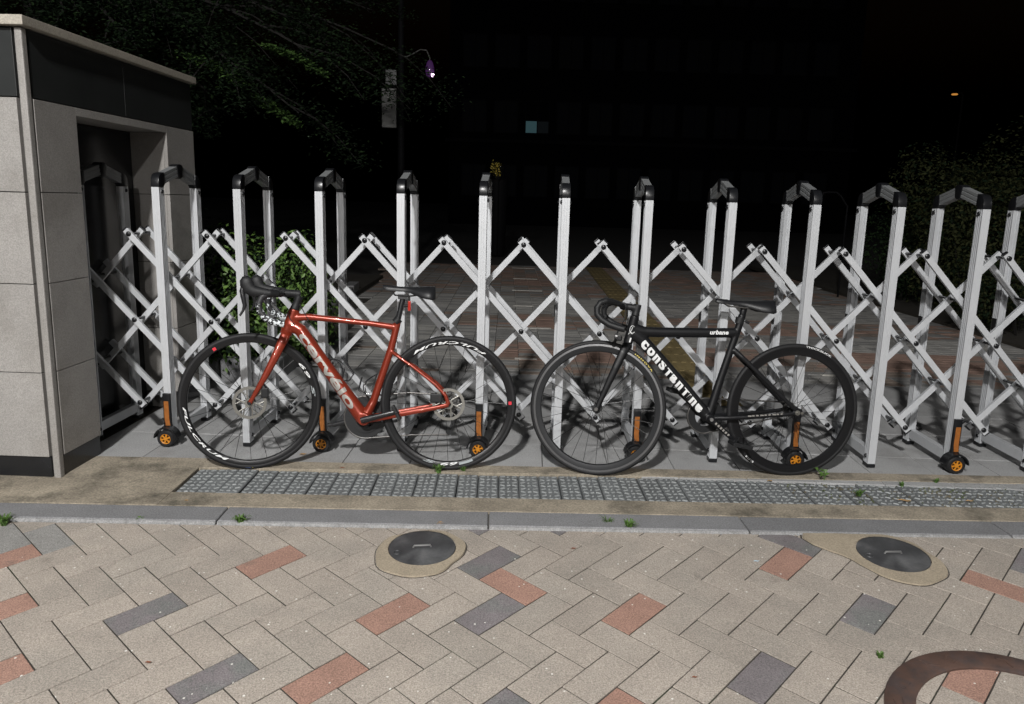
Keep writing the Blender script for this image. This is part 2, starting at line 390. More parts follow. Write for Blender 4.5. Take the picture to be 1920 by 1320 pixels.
for j in range(96):
    b = 2.003 + j*PD
    for i in range(37):
        a = -.32 + i*PW + .03*b*-1 + .06
        if a < .55 - .13*(b-2) or a > 7.2: continue
        k = pcol(a, b)
        if cnt < 300:
            link('paving_block', pm[k], plaza, (a, b, random.gauss(0,.0008))); cnt += 1
        else:
            mass[k].slab(a+.0025, a+PW-.0025, b+.002, b+PD-.002, -.03, random.gauss(0,.0008), .003)
for k, mb in mass.items():
    tag(mb.build('distant_blocks', M[k], plaza, smooth=0), kind='stuff')
for b, a0, a1, hh in ((2.585,2.21,2.40,.05), (4.25,2.31,2.56,.06), (6.0,2.11,2.37,.06), (7.76,2.05,2.5,.07), (9.55,2.02,2.44,.08), (11.7,1.94,2.39,.09), (2.30,4.72,5.02,.05)):
    MB().box(a0, a1, b-hh/2, b+hh/2, .002, .006).build('white_marking', M['white_paint'], plaza, smooth=0)
# tactile strip
tact = MB().box(3.45, 3.80, 1.2, 12.35, -.05, .003).build('tactile_strip', M['joint'], None, (GX, GY, 0), (0,0,PSI), smooth=0)
tag(tact, 'ochre ribbed tactile paving strip leading away behind the gate', 'tactile paving', kind='structure')
tm = MB().slab(.003,.347,.003,.347,-.01,.008,.002)
for i in range(4): tm.slab(.035+i*.078, .035+i*.078+.04, .02, .33, .008, .014, .004)
tm = tm.mesh('tactile_tile', M['tactile'], smooth=0)
for i in range(32): link('tactile_tile', tm, tact, (3.45, 1.2 + .3485*i, random.gauss(0,.0008)))

# steel hatches with mortar collars
def blob(r, n=40, amp=.1, bulge=None):
    ph = [random.uniform(0, 2*PI) for _ in range(4)]
    out = []
    for i in range(n):
        t = 2*PI*i/n; rr = r*(1 + amp*(.5*math.sin(2*t+ph[0]) + .3*math.sin(3*t+ph[1]) + .25*math.sin(5*t+ph[2]) + .12*math.sin(9*t+ph[3])))
        if bulge: rr += bulge(t)
        out.append((rr*math.cos(t), rr*math.sin(t)))
    return out
def hatch(px, py, r, label, rz, bulge, shift):
    x, y = px*KP, py*KP
    root = empty('steel_hatch', (x, y, zpav(y))); root.rotation_euler = (math.atan(SL), 0, 0)
    tag(root, label, 'hatch', 'round steel hatches in the sidewalk')
    c = MB(); out = blob(r*1.25, 48, .10, bulge); out = [(p+shift[0], q+shift[1]) for p, q in out]
    nn = len(out); inn = [((r+.001)*math.cos(2*PI*i/nn), (r+.001)*math.sin(2*PI*i/nn)) for i in range(nn)]
    vs = [(p, q, -.01) for p, q in out] + [(p*.985, q*.985, .007) for p, q in out] + [(p, q, .010) for p, q in inn]
    c.add(vs, [(i, (i+1)%nn, nn+(i+1)%nn, nn+i) for i in range(nn)] + [(nn+i, nn+(i+1)%nn, 2*nn+(i+1)%nn, 2*nn+i) for i in range(nn)])
    c.build('mortar_collar', M['collar'], root, smooth=50)
    lip = MB(); lip.add([(p*1.0, q*1.0, .0015) for p, q in out] + [(p+.0028*p/r, q+.0028*q/r, .0012) for p, q in out], [(i, (i+1)%nn, nn+(i+1)%nn, nn+i) for i in range(nn)])
    lip.build('edge_crack', M['joint'], root, smooth=0)
    MB().lathe([(.0001,.012), (r-.006,.012), (r-.002,.010), (r-.002,-.01), (.0001,-.01)], axis=(0,0,1), seg=48, closed=False).build('cover', M['steel'], root, smooth=30)
    hd = MB()
    hd.tube([(-.035,0,.010), (-.031,0,.019), (.031,0,.019), (.035,0,.010)], .0042, side=(0,1,0), seg=8)
    ho = hd.build('handle', M['steel_bright'], root); ho.rotation_euler = (0,0,rz)
    ly = MB(); ly.tube([(.014*math.cos(t)-r*.78, .014*math.sin(t)-.008, .0135) for t in np.linspace(0, 2*PI, 13)], .0022, side=(0,0,1), seg=6)
    lo = ly.build('hinge_ring', M['steel'], root); lo.rotation_euler = (0,0,rz*3)
    return root
hatch(-.340, 2.912, .133, 'steel hatch with bar handle in a round mortar collar, below the red bicycle', R_(8),
      lambda t: .035*max(0, math.cos(t-R_(250)))**2, (0,-.012))
hatch(1.579, 2.963, .138, 'steel hatch in a mortar patch that trails off to the kerb', R_(3),
      lambda t: .20*max(0, math.cos(t-R_(152)))**12 + .03*max(0, math.cos(t-R_(290)))**2, (0,-.012))
# rusty manhole ring, cover filled with pavers
x, y = 1.497, 1.904
root = empty('manhole', (x, y, zpav(y))); root.rotation_euler = (math.atan(SL), 0, 0)
tag(root, 'rusty iron manhole ring set round paving in the near corner', 'manhole')
MB().lathe([(.316,-.02), (.316,.008), (.321,.011), (.394,.011), (.401,.007), (.401,-.02)], axis=(0,0,1), seg=72).build('iron_ring', M['rust'], root, smooth=40)
for k in range(26):
    t = 2*PI*k/26 + .05
    if k % 3 == 0: continue
    mk = MB()
    for q in range(2):
        mm = Matrix.Rotation(t + q*.05, 4, 'Z') @ Matrix.Translation((.358 + .02*(q-.5), 0, .0105)) @ Matrix.Rotation(random.uniform(0,PI), 4, 'Z')
        mk.box(-.016, .016, -.003, .003, 0, .003, mm)
    mk.build('raised_mark', M['rust'], root, smooth=0)

# ================================================================== gatehouse pillar (gate coordinates)
pil = empty('gate_pillar', (GX, GY, 0), PSI)
tag(pil, 'granite clad gate pillar with dark fascia and pale coping, open on the gate side', 'pillar')
A1 = .150; B0, B1, B2, B3 = -.55, -.19, .73, 1.10; AL = -2.6
core = MB()
core.box(AL, A1-.022, B0+.022, B1-.003, .0, 1.70)
core.box(AL, A1-.022, B2+.003, B3, .0, 1.70)
core.box(AL, -.085, B1-.003, B2+.003, .0, 1.70)
core.box(AL, A1-.024, B0+.024, B3-.002, 1.70, 2.0)
core.build('core', M['granite_core'], pil, smooth=0)
MB().box(-.084, -.070, B1, B2, .0, 1.665).build('pocket_panel', M['black_stone'], pil, smooth=0)
rows = [.102, .505, .912, 1.316, 1.715]
def gpanel(x0, x1, y0, y1, z0, z1, m='granite'):
    MB().box(x0, x1, y0, y1, z0, z1).build('granite_panel' if m == 'granite' else 'fascia_panel', M[m], pil, smooth=0, bevel=.0015)
for i in range(4):
    z0, z1 = rows[i]+.002, rows[i+1]-.002
    xe = A1-.044
    for j in range(4):
        gpanel(xe-.62+.002, xe-.002, B0, B0+.022, z0, z1); xe -= .62
    gpanel(A1-.022, A1, B0+.045, B1-.001, z0, min(z1, 1.715))
    gpanel(A1-.022, A1, B2+.001, B3, z0, z1)
    if i < 4:
        gpanel(-.069, A1-.0225, B2, B2+.02, z0, min(z1, 1.673))      # far reveal
        gpanel(-.069, A1-.0225, B1-.02, B1, z0, min(z1, 1.673))      # near reveal
gpanel(-.083, A1, B1+.0005, B2-.0005, 1.675, 1.713)                    # lintel
MB().box(A1-.032, A1, B0+.001, B0+.036, .0, 1.998).build('corner_bead', M['granite'], pil, smooth=0, bevel=.006)
for x0, x1 in ((-1.7,-.80), (-.80,A1-.044)): gpanel(x0+.002, x1, B0+.004, B0+.022, 1.719, 1.998, 'fascia')
for y0, y1 in ((B0+.045, .28), (.28, B3)): gpanel(A1-.022, A1-.004, y0+.002, y1-.001, 1.719, 1.998, 'fascia')
pl = MB(); pl.box(AL, A1-.044, B0+.010, B0+.03, 0, .100); pl.box(A1-.03, A1-.008, B0+.045, B1, 0, .100); pl.box(A1-.03, A1-.008, B2, B3, 0, .100)
pl.build('plinth', M['black_stone'], pil, smooth=0, bevel=.002)
MB().box(AL, A1+.028, B0-.03, B3+.02, 2.002, 2.042).build('coping', M['coping'], pil, smooth=0, bevel=.004)

# ================================================================== folding gate
SP = .415; ZT = 1.36; DB = .443
gate = empty('folding_gate', (GX, GY, 0), PSI)
tag(gate, 'white aluminium accordion gate of arched frames and crossing lattice bars', 'gate')
def post_profile():
    hw, d0, d1 = .0195, 0., .055
    pts = [(-hw, d0), (-.0075, d0), (-.0068, d0+.0009), (-.0056, d0+.0009), (-.005, d0), (.005, d0), (.0056, d0+.0009), (.0068, d0+.0009), (.0075, d0), (hw, d0)]
    for c in (.013, .0275, .042):
        pts += [(hw, c-.0042), (hw-.0075, c-.0036), (hw-.0075, c+.0036), (hw, c+.0042)]
    pts += [(hw, d1), (.008, d1), (.008, d1-.006), (-.008, d1-.006), (-.008, d1), (-hw, d1)]
    for c in (.042, .0275, .013):
        pts += [(-hw, c+.0042), (-hw+.0075, c+.0036), (-hw+.0075, c-.0036), (-hw, c-.0042)]
    return pts
PP = post_profile()
PPb = [(x, .055-y) for x, y in reversed(PP)]
front_m = MB().prism(PP, .024, ZT).mesh('post', M['alu'], smooth=0)
back_m = MB().prism(PPb, .024, ZT).mesh('post', M['alu'], smooth=0)
# roof bars: ribbed bars rising to the ridge
sl = math.atan2(.046, .175)
def roof(front):
    m = MB(); y0, y1 = (.060, .232) if front else (DB+.055-.060, DB+.055-.232)
    z0, z1 = 1.4265, 1.470; T = .055; hw = .0185
    prof = []
    pts = [(-hw, 0), (-hw, -.012), (-hw+.0022, -.014), (-hw+.0022,-.018), (-hw,-.020), (-hw,-.034), (-hw+.0022,-.036), (-hw+.0022,-.040), (-hw,-.042), (-hw,-T), (hw,-T),
           (hw,-.042), (hw-.0022,-.040), (hw-.0022,-.036), (hw,-.034), (hw,-.020), (hw-.0022,-.018), (hw-.0022,-.014), (hw,-.012), (hw,0)]
    n = len(pts); vs = [(x, y0, z0+z) for x, z in pts] + [(x, y1, z1+z) for x, z in pts]
    m.add(vs, [tuple(range(n)), tuple(range(n, 2*n))] + [(i, (i+1)%n, n+(i+1)%n, n+i) for i in range(n)])
    return m.mesh('roof_bar', M['alu_dark'], smooth=0)
roof_f, roof_b = roof(True), roof(False)
def corner():
    m = MB(); hw = .0205
    out = [(-.0012, ZT-.004), (-.0012, ZT+.020), (.004, ZT+.042), (.016, ZT+.058), (.034, ZT+.0665), (.064, ZT+.0715), (.068, ZT+.0105), (.0562, ZT+.002), (.0562, ZT-.004)]
    m.prism(out, -hw, hw, Matrix(((0,0,1,0),(1,0,0,0),(0,1,0,0),(0,0,0,1))))
    return m
corner_f = corner().mesh('corner_cap', M['plastic'], smooth=40, bevel=.0015)
cb = corner(); cb.v = [(x, DB+.055-y, z) for x, y, z in cb.v]; corner_b = cb.mesh('corner_cap', M['plastic'], smooth=40, bevel=.0015)
mid = (DB+.055)/2
rc = MB().prism([(mid-.036, 1.4685), (mid-.020, 1.4765), (mid, 1.4795), (mid+.020, 1.4765), (mid+.036, 1.4685), (mid+.024, 1.411), (mid, 1.402), (mid-.024, 1.411)],
                -.0215, .0215, Matrix(((0,0,1,0),(1,0,0,0),(0,1,0,0),(0,0,0,1)))).mesh('ridge_cap', M['plastic'], smooth=40, bevel=.002)
base_m = MB().box(-.017, .017, .057, DB-.002, .045, .098).mesh('base_bar', M['alu'], smooth=0, bevel=.002)
foot_m = MB().box(-.0215, .0215, -.002, .057, .004, .022).mesh('foot_cap', M['plastic'], smooth=0, bevel=.003)
bolt_m = MB().dome((0,0,0), (1,0,0), .0108, .010).mesh('bolt', M['plastic'])
holder_m = MB().prism([(-.019, .285), (.019, .285), (.019, .12), (.026, .085), (.024, .06), (-.024, .06), (-.026, .085), (-.019, .12)], 0, .020,
                      Matrix(((1,0,0,0),(0,0,-1,0),(0,1,0,0),(0,0,0,1)))).mesh('caster_holder', M['plastic'], smooth=40, bevel=.003)
ref_m = MB().prism([(-.0125, .245), (.0125, .245), (.0125, .15), (.016, .112), (-.008, .112), (-.0125, .15)], .0205, .0225,
                   Matrix(((1,0,0,0),(0,0,-1,0),(0,1,0,0),(0,0,0,1)))).mesh('reflector', M['orange'], smooth=0)
fd = MB(); arc = [(.062*math.cos(t), .047+.062*math.sin(t)) for t in np.linspace(R_(5), R_(175), 15)] + [(.054*math.cos(t), .047+.054*math.sin(t)) for t in np.linspace(R_(175), R_(5), 15)]
fd.prism(arc, -.002, .058, Matrix(((1,0,0,0),(0,0,-1,0),(0,1,0,0),(0,0,0,1))))
fender_m = fd.mesh('fender', M['plastic'], smooth=40)
ty = MB().lathe([(.028,-.055), (.040,-.055), (.0465,-.048), (.0465,-.008), (.040,0), (.028,0)], (0,0,.0467), (0,1,0), 32).mesh('caster_tyre', M['rubber'], smooth=40)
hb = MB(); hb.lathe([(.0235,-.051), (.0285,-.053), (.0285,-.045), (.0235,-.045)], (0,0,.0467), (0,1,0), 28); hb.disc((0,-.054,.0467), (0,1,0), .0095, .01, 14)
for k in range(6):
    t = k*PI/3 + .3; d = Vector((math.cos(t), 0, math.sin(t)))
    hb.tube([Vector((0,-.0505,.0467))+d*.007, Vector((0,-.0495,.0467))+d*.026], [.0042,.0055], .003, side=(0,1,0), seg=6)
hub_m = hb.mesh('caster_hub', M['hub_orange'], smooth=40)
web_m = MB().disc((0,-.043,.0467), (0,1,0), .029, .004, 24).mesh('caster_web', M['plastic'])
slider_m = MB().box(-.0245, -.0195, DB+.008, DB+.046, .69, .755).mesh('slider_block', M['plastic'], smooth=0, bevel=.002)
for k in range(0, 15):
    ar = empty('arch_frame', (k*SP, 0, 0), 0, gate)
    fr = link('post', front_m, ar); bk = link('post', back_m, ar, (0, DB, 0))
    link('roof_bar', roof_f, ar); link('roof_bar', roof_b, ar); link('corner_cap', corner_f, ar); link('corner_cap', corner_b, ar); link('ridge_cap', rc, ar)
    link('base_bar', base_m, ar); link('slider_block', slider_m, ar)
    link('foot_cap', foot_m, ar); link('foot_cap', foot_m, ar, (0, DB, 0))
    for yy in (.0275, DB+.0275):
        for zz in ((1.335, .062) if not (k % 2 and yy < .1) else (1.335,)):
            link('bolt', bolt_m, ar, (.0195, yy, zz)); link('bolt', bolt_m, ar, (-.0195, yy, zz), (0,0,PI))
    if k % 2:
        link('caster_holder', holder_m, ar); link('reflector', ref_m, ar); link('fender', fender_m, ar)
        link('caster_tyre', ty, ar); link('caster_hub', hub_m, ar); link('caster_web', web_m, ar)
# lattice bars
ZP, ZM, ZB = 1.112, .656, .198
slope_l = (ZP-ZB)/(2*SP); LA, HA = -.058, 14.2*SP
barcache = {}
def bar_mesh(length):
    key = round(length, 3)
    if key not in barcache:
        barcache[key] = (MB().box(0, length, -.010, .010, -.0150, .0150).mesh('lattice_bar', M['alu'], smooth=0, bevel=.0007),
                         MB().box(-.005, .003, -.0105, .0105, -.0153, .0153).mesh('end_cap', M['plastic'], smooth=0, bevel=.0015))
    return barcache[key]
def lattice_bar(a0, z0, a1, z1, y):
    ext = .030; L = math.hypot(a1-a0, z1-z0); ux, uz = (a1-a0)/L, (z1-z0)/L
    c0, c1 = a0 <= LA, a1 >= HA
    if c0: t = (LA-a0)/ux; a0 += ux*t; z0 += uz*t
    else: a0 -= ux*ext; z0 -= uz*ext
    if c1: t = (a1-HA)/ux; a1 -= ux*t; z1 -= uz*t
    else: a1 += ux*ext; z1 += uz*ext
    L = math.hypot(a1-a0, z1-z0)
    if L < .05: return
    bm_, cm_ = bar_mesh(L)
    mw = Matrix.Translation((a0, y, z0)) @ Matrix.Rotation(-math.atan2(z1-z0, a1-a0), 4, 'Y')
    o = link('lattice_bar', bm_, gate, mw=mw)
    if not c0: link('end_cap', cm_, o)
    if not c1: link('end_cap', cm_, o, (L, 0, 0), (0,0,PI))
Y1, Y2, Y3 = .1185, .224, .345
for k in range(-3, 15):
    m0, m1 = (k+.5)*SP, (k+2.5)*SP
    if m1 <= LA+.03 or m0 >= HA: continue
    lattice_bar(m0, ZP, m1, ZB, Y1); lattice_bar(m0, ZP, m1, ZB, Y3); lattice_bar(m0, ZB, m1, ZP, Y2)
pin_m = MB().disc((0, Y1+.010, 0), (0,1,0), .0075, Y3-Y1-.02, 10).mesh('spacer_pin', M['plastic'])
cap_m = MB().dome((0, Y1-.010, 0), (0,-1,0), .0138, .009, 14).mesh('pivot_bolt', M['plastic'])
for k in range(0, 14):
    for z in (ZP, ZM, ZB):
        link('pivot_bolt', cap_m, gate, ((k+.5)*SP, 0, z)); link('spacer_pin', pin_m, gate, ((k+.5)*SP, 0, z))
    for z in ((ZP+ZM)/2, (ZM+ZB)/2):
        link('spacer_pin', pin_m, gate, (k*SP, 0, z))

# ================================================================== lettering helper
def text_geo(s, size=1., shear=0., bold=.0, spacing=1.):
    cu_ = bpy.data.curves.new('lettering', 'FONT'); cu_.body = s; cu_.size = size; cu_.shear = shear; cu_.offset = bold; cu_.space_character = spacing
    cu_.resolution_u = 3
    to = bpy.data.objects.new('lettering', cu_); COL.objects.link(to)
    dg = bpy.context.evaluated_depsgraph_get(); me = bpy.data.meshes.new_from_object(to.evaluated_get(dg))
    bpy.data.objects.remove(to); bpy.data.curves.remove(cu_)
    return me
def text_fit(s, length, height, fn, name, material, parent, shear=0., bold=.0, spacing=1., nx=10, ny=6):
    """text scaled to length x height, cut into a grid, then every vertex mapped by fn(x, y)"""
    me = text_geo(s, 1., shear, bold, spacing); bm = bmesh.new(); bm.from_mesh(me); bpy.data.meshes.remove(me)
    xs = [v.co.x for v in bm.verts]; ys = [v.co.y for v in bm.verts]
    x0, x1, y0, y1 = min(xs), max(xs), min(ys), max(ys)
    for v in bm.verts: v.co = ((v.co.x-x0)/(x1-x0)*length, (v.co.y-y0)/(y1-y0)*height, 0)
    for i in range(1, nx): bmesh.ops.bisect_plane(bm, geom=bm.verts[:]+bm.edges[:]+bm.faces[:], plane_co=(length*i/nx,0,0), plane_no=(1,0,0))
    for i in range(1, ny): bmesh.ops.bisect_plane(bm, geom=bm.verts[:]+bm.edges[:]+bm.faces[:], plane_co=(0,height*i/ny,0), plane_no=(0,1,0))
    for v in bm.verts: v.co = fn(v.co.x, v.co.y)
    me = bpy.data.meshes.new(name); bm.to_mesh(me); bm.free(); me.materials.append(material)
    return link(name, me, parent)

# ================================================================== bicycles
M['red_paint'] = mat('candy_red_paint', (.235,.030,.013), .33, .35, coat=.3, var=.05, vscale=40)
M['black_paint'] = mat('satin_black_paint', (.006,.0063,.0075), .42, spec=.35)
M['carbon'] = mat('black_carbon', (.014,.0145,.016), .3, coat=.2)
M['rim_black'] = mat('black_rim', (.012,.012,.013), .28, .2)
M['rim_grey'] = mat('dark_grey_rim', (.026,.027,.029), .32, .4)
M['track'] = mat('brake_track', (.20,.20,.205), .28, .7)
M['spoke'] = mat('black_spoke', (.02,.02,.02), .35, .6)
M['disc_steel'] = mat('brake_disc_steel', (.27,.262,.24), .36, .75)
M['chain'] = mat('chain_steel', (.14,.135,.13), .4, .8)
M['matte_black'] = mat('matte_black', (.011,.0115,.0125), .55, spec=.35)
M['saddle'] = mat('saddle_cover', (.010,.0105,.012), .45, spec=.4, bump=.08, bscale=300)
M['silver'] = mat('silver_print', (.34,.325,.30), .4, .2)
M['white_print'] = mat('white_print', (.74,.75,.75), .45)
M['grey_print'] = mat('grey_print', (.36,.39,.40), .45)
M['yellow_print'] = mat('yellow_print', (.55,.44,.08), .5)
M['red_print'] = mat('red_print', (.62,.02,.04), .4)
M['lamp_red'] = mat('red_lens', (.40,.03,.02), .15, coat=.6)
M['blue_print'] = mat('blue_print', (.10,.17,.42), .5)
M['copper'] = mat('orange_metal', (.55,.16,.05), .35, .5)
tape = mat('speckled_bar_tape', (.018,.018,.02), .55)
t = tape.node_tree; b = t.nodes['Principled BSDF']
tc = N(t,'ShaderNodeTexCoord'); vo = N(t,'ShaderNodeTexNoise', Scale=95., Detail=1.5); t.links.new(tc.outputs['Object'], vo.inputs['Vector'])
sx = N(t,'ShaderNodeSeparateXYZ'); t.links.new(tc.outputs['Object'], sx.inputs[0])
mr = N(t,'ShaderNodeMapRange'); mr.inputs[1].default_value = .86; mr.inputs[2].default_value = .735; mr.inputs[3].default_value = .34; mr.inputs[4].default_value = .075
t.links.new(sx.outputs['Z'], mr.inputs[0])
sb = N(t,'ShaderNodeMath', operation='SUBTRACT'); t.links.new(vo.outputs[0], sb.inputs[0]); t.links.new(mr.outputs[0], sb.inputs[1])
gt = N(t,'ShaderNodeMath', operation='GREATER_THAN'); gt.inputs[1].default_value = .40; t.links.new(sb.outputs[0], gt.inputs[0])
mx = N(t,'ShaderNodeMix', data_type='RGBA'); mx.inputs[6].default_value = (.018,.018,.02,1); mx.inputs[7].default_value = (.62,.66,.68,1)
t.links.new(gt.outputs[0], mx.inputs[0]); t.links.new(mx.outputs[2], b.inputs['Base Color'])
M['tape'] = tape

def bike_root(name, rear, front, lean):
    R = Vector((*rear, 0)); F = Vector((*front, 0)); s = (F-R).normalized()
    nb = Vector((-s.y, s.x, 0)); nb = nb if nb.y > 0 else -nb
    h = Vector((0,0,math.cos(lean))) + nb*math.sin(lean); yv = h.cross(s)
    o = link(name, None); o.empty_display_size = .1
    o.matrix_world = Matrix(((s.x, yv.x, h.x, R.x), (s.y, yv.y, h.y, R.y), (s.z, yv.z, h.z, R.z), (0,0,0,1)))
    return o
def smooth_frame(mb, name, material, parent, voxel=.0032, it=7):
    o = mb.build(name, material, parent, smooth=0)
    m = o.modifiers.new('blend', 'REMESH'); m.mode = 'VOXEL'; m.voxel_size = voxel; m.use_smooth_shade = True
    s = o.modifiers.new('soften', 'SMOOTH'); s.iterations = it; s.factor = .5
    return o
def rim_pt(c, r, al, y):          # al: image angle, 0 right, 90 up (seen from the left side of the bicycle)
    return Vector((c[0] - r*math.cos(al), y, c[1] + r*math.sin(al)))
def wheel(parent, name, c, R, tyre_r, rim_in, rim_mat, nsp, flange=.022, hub_r=.016, track=False, T=None, disc=None, hub_w=.05, hub_mat='matte_black', spoke_r=.00115):
    T = T or Matrix.Identity(4); root = link(name, None, parent); root.empty_display_size = .05; root.matrix_local = T
    o = (c[0], 0, c[1]); rt = R - tyre_r
    MB().lathe([(rt + tyre_r*math.cos(a), tyre_r*math.sin(a)) for a in np.linspace(0, 2*PI, 15)[:-1]], o, (0,1,0), 96).build('tyre', M['rubber'], root, smooth=60)
    ro = rt - tyre_r*.45; hw = .0125
    MB().lathe([(ro, -hw), (ro, hw), (ro-.010, hw), (rim_in+.004, hw*.72), (rim_in, hw*.35), (rim_in, -hw*.35), (rim_in+.004, -hw*.72), (ro-.010, -hw)], o, (0,1,0), 96).build('rim', M[rim_mat], root, smooth=25)
    if track:
        for sgn in (1, -1):
            MB().lathe([(ro-.0005, sgn*(hw+.0004)), (ro-.010, sgn*(hw+.0008)), (ro-.010, sgn*(hw-.001)), (ro-.0005, sgn*(hw-.001))], o, (0,1,0), 96).build('brake_track', M['track'], root, smooth=25)
    sp = MB(); O = Vector(o)
    for k in range(nsp):
        al = 2*PI*k/nsp; sd = 1 if k % 2 else -1; off = R_(58)*(1 if (k//2) % 2 else -1)
        p0 = O + Vector((hub_r*1.15*math.cos(al+off), sd*flange, hub_r*1.15*math.sin(al+off))); p1 = O + Vector(((rim_in+.002)*math.cos(al), sd*.002, (rim_in+.002)*math.sin(al)))
        sp.tube([p0, p1], spoke_r, side=(0,1,0), seg=5)
    tag(sp.build('spokes', M['spoke'], root, smooth=60), kind='stuff')
    MB().lathe([(.0001,-hub_w), (.009,-hub_w), (.009,-flange-.004), (hub_r*1.3,-flange-.003), (hub_r*1.3,-flange+.003), (hub_r*.75,-flange+.008), (hub_r*.75, flange-.008),
                (hub_r*1.3, flange-.003), (hub_r*1.3, flange+.003), (.009, flange+.004), (.009, hub_w), (.0001, hub_w)], o, (0,1,0), 24, closed=False).build('hub', M[hub_mat], root, smooth=40)
    if disc:
        d = MB(); y = disc
        d.lathe([(.0655,-.001), (.080,-.001), (.080,.001), (.0655,.001)], (o[0], y, o[2]), (0,1,0), 64)
        for k in range(30):
            a = 2*PI*k/30; d.tube([(o[0]+.0805*math.cos(a), y, o[2]+.0805*math.sin(a)), (o[0]+.0815*math.cos(a+.05), y, o[2]+.0815*math.sin(a+.05))], .001, seg=4)
        for k in range(6):
            a = 2*PI*k/6; pts = [Vector((o[0]+r*math.cos(a+tt), y, o[2]+r*math.sin(a+tt))) for r, tt in ((.020,0), (.036,.18), (.052,.30), (.0665,.34))]
            d.tube(pts, .0034, .0011, side=(0,1,0), seg=6)
            pts = [Vector((o[0]+r*math.cos(a+tt), y, o[2]+r*math.sin(a+tt))) for r, tt in ((.040,.22), (.055,.0), (.0665,-.06))]
            d.tube(pts, .0026, .0011, side=(0,1,0), seg=6)
        d.lathe([(.012,-.003), (.023,-.003), (.023,.003), (.012,.003)], (o[0], y, o[2]), (0,1,0), 24)
        d.build('brake_disc', M['disc_steel'], root, smooth=40)
    return root
def rim_text(s, c, r_base, height, al_mid, span, y, material, parent, shear=.3, bold=.02, name='lettering', slant=0.):
    length = r_base*span
    return text_fit(s, length, height, lambda x, v: rim_pt(c, r_base - v, al_mid - span/2 + x/r_base, y - slant*v), name, material, parent, shear, bold, 1.05, 16, 2)
def tube_text(s, p0, p1, ru, rv, height, v0, material, parent, shear=0., bold=.02, y=1, name='lettering', lift=.0012, spacing=1., rv1=None):
    p0, p1 = Vector((p0[0], 0, p0[1])), Vector((p1[0], 0, p1[1])); d = (p1-p0); L = d.length; d.normalize(); u = Vector((d.z, 0, -d.x))
    if u.z < 0: u = -u
    def fn(x, v):
        q = v - height/2 + v0; ph = max(-1.4, min(1.4, q/ru)); rr = rv + ((rv1 or rv) - rv)*x/L; return p0 + d*x + u*(ru+lift)*math.sin(ph) + Vector((0, y*(rr+lift)*math.cos(ph), 0))
    return text_fit(s, L, height, fn, name, material, parent, shear, bold, spacing, 6, 12)
def rotate_axis(p, axis_p, axis_d, ang):
    return Matrix.Translation(axis_p) @ Matrix.Rotation(ang, 4, Vector(axis_d)) @ Matrix.Translation(-Vector(axis_p))
def crank(parent, bb, ang, y, length, m, sgn):
    a = MB(); d = Vector((-math.cos(ang), 0, math.sin(ang))); b0 = Vector((bb[0], y, bb[1]))
    a.tube([b0 - d*.012, b0 + d*.01, b0 + d*length*.5 + Vector((0,sgn*.006,0)), b0 + d*(length-.004) + Vector((0,sgn*.010,0)), b0 + d*(length+.010) + Vector((0,sgn*.010,0))], [.014,.016,.0125,.012,.007], [.008,.009,.0065,.006,.005], seg=12)
    o = a.build('crank_arm', M[m], parent, smooth=50); return o, b0 + d*length + Vector((0, sgn*.012, 0))
def hill(x): return max(0., 1 - x*x)
def saddle_mesh(nose, tail, zt, wmax, drop, thick):
    m = MB(); n = 17; L = nose - tail; rows = []
    for i in range(n):
        u = i/(n-1); s = tail + L*u
        hw = wmax*(.62 + .38*math.cos(max(0, u-.12)/.55*PI/1.0) if u < .67 else 0) if False else None
        k = max(0., min(1., (u-.10)/.52)); k = k*k*(3-2*k)
        hw = wmax*(1-k) + .019*k
        if u < .06: hw *= .80 + 3.3*u
        if u > .94: hw *= 1 - (u-.94)*7
        zz = zt + drop*(u-.5)**2*2.2 - (.004 if u < .1 else 0)
        row = []
        for j in range(11):
            v = -1 + 2*j/10; yy = hw*v; z = zz - (abs(v)**2.6)*(.016 + .040*(1-k)) - (.004*(1-abs(v))**2 if .15 < u < .8 else 0)
            row.append((s, yy, z))
        row2 = [(s, q[1]*.93, q[2] - thick*(.9 if i not in (0, n-1) else .5)) for q in reversed(row)]
        rows.append(row + row2)
    w = len(rows[0]); vs = [q for r in rows for q in r]
    fs = [(i*w+j, i*w+(j+1)%w, (i+1)*w+(j+1)%w, (i+1)*w+j) for i in range(n-1) for j in range(w)] + [tuple(range(w)), tuple(range((n-1)*w, n*w))]
    return m.add(vs, fs)
def sh(pts, ds, s0=.85, s1=.95):
    '''slide the forward part of a bar along the bicycle'''
    return [(q[0] + ds*max(0., min(1., (q[0]-s0)/(s1-s0))), q[1], q[2]) for q in pts]
def gpix(px, py):
    d = cf + cr*((px-960)/1454.5) - cu*((py-660)/1454.5); t = -H0/d.z; return d.x*t, d.y*t

# ---------------------------------------------------------------- red road bicycle
red = bike_root('bicycle', gpix(845,882), gpix(458,880), R_(8))
tag(red, 'metallic red road bicycle with disc brakes leaning on the gate near the pillar', 'bicycle')
HT0, HT1, BB = Vector((.774,0,.792)), Vector((.811,0,.684)), (.430,.258)
fr = MB()
fr.tube([HT0 + (HT0-HT1)*.02, HT0.lerp(HT1,.5), HT1], [.026,.0265,.031], [.0215,.022,.025], seg=20)
fr.tube([(.790,0,.752), (.70,0,.757), (.55,0,.744), (.40,0,.730), (.30,0,.716), (.272,0,.712)], [.021,.0165,.015,.0145,.016,.016], [.019,.018,.017,.016,.015,.014], seg=18)
fr.tube([(.800,0,.722), (.745,0,.692), (.66,0,.572), (.56,0,.432), (.47,0,.306), (.435,0,.258)], [.033,.0315,.0315,.0330,.036,.038], [.024,.0275,.0285,.0305,.034,.037], seg=22)
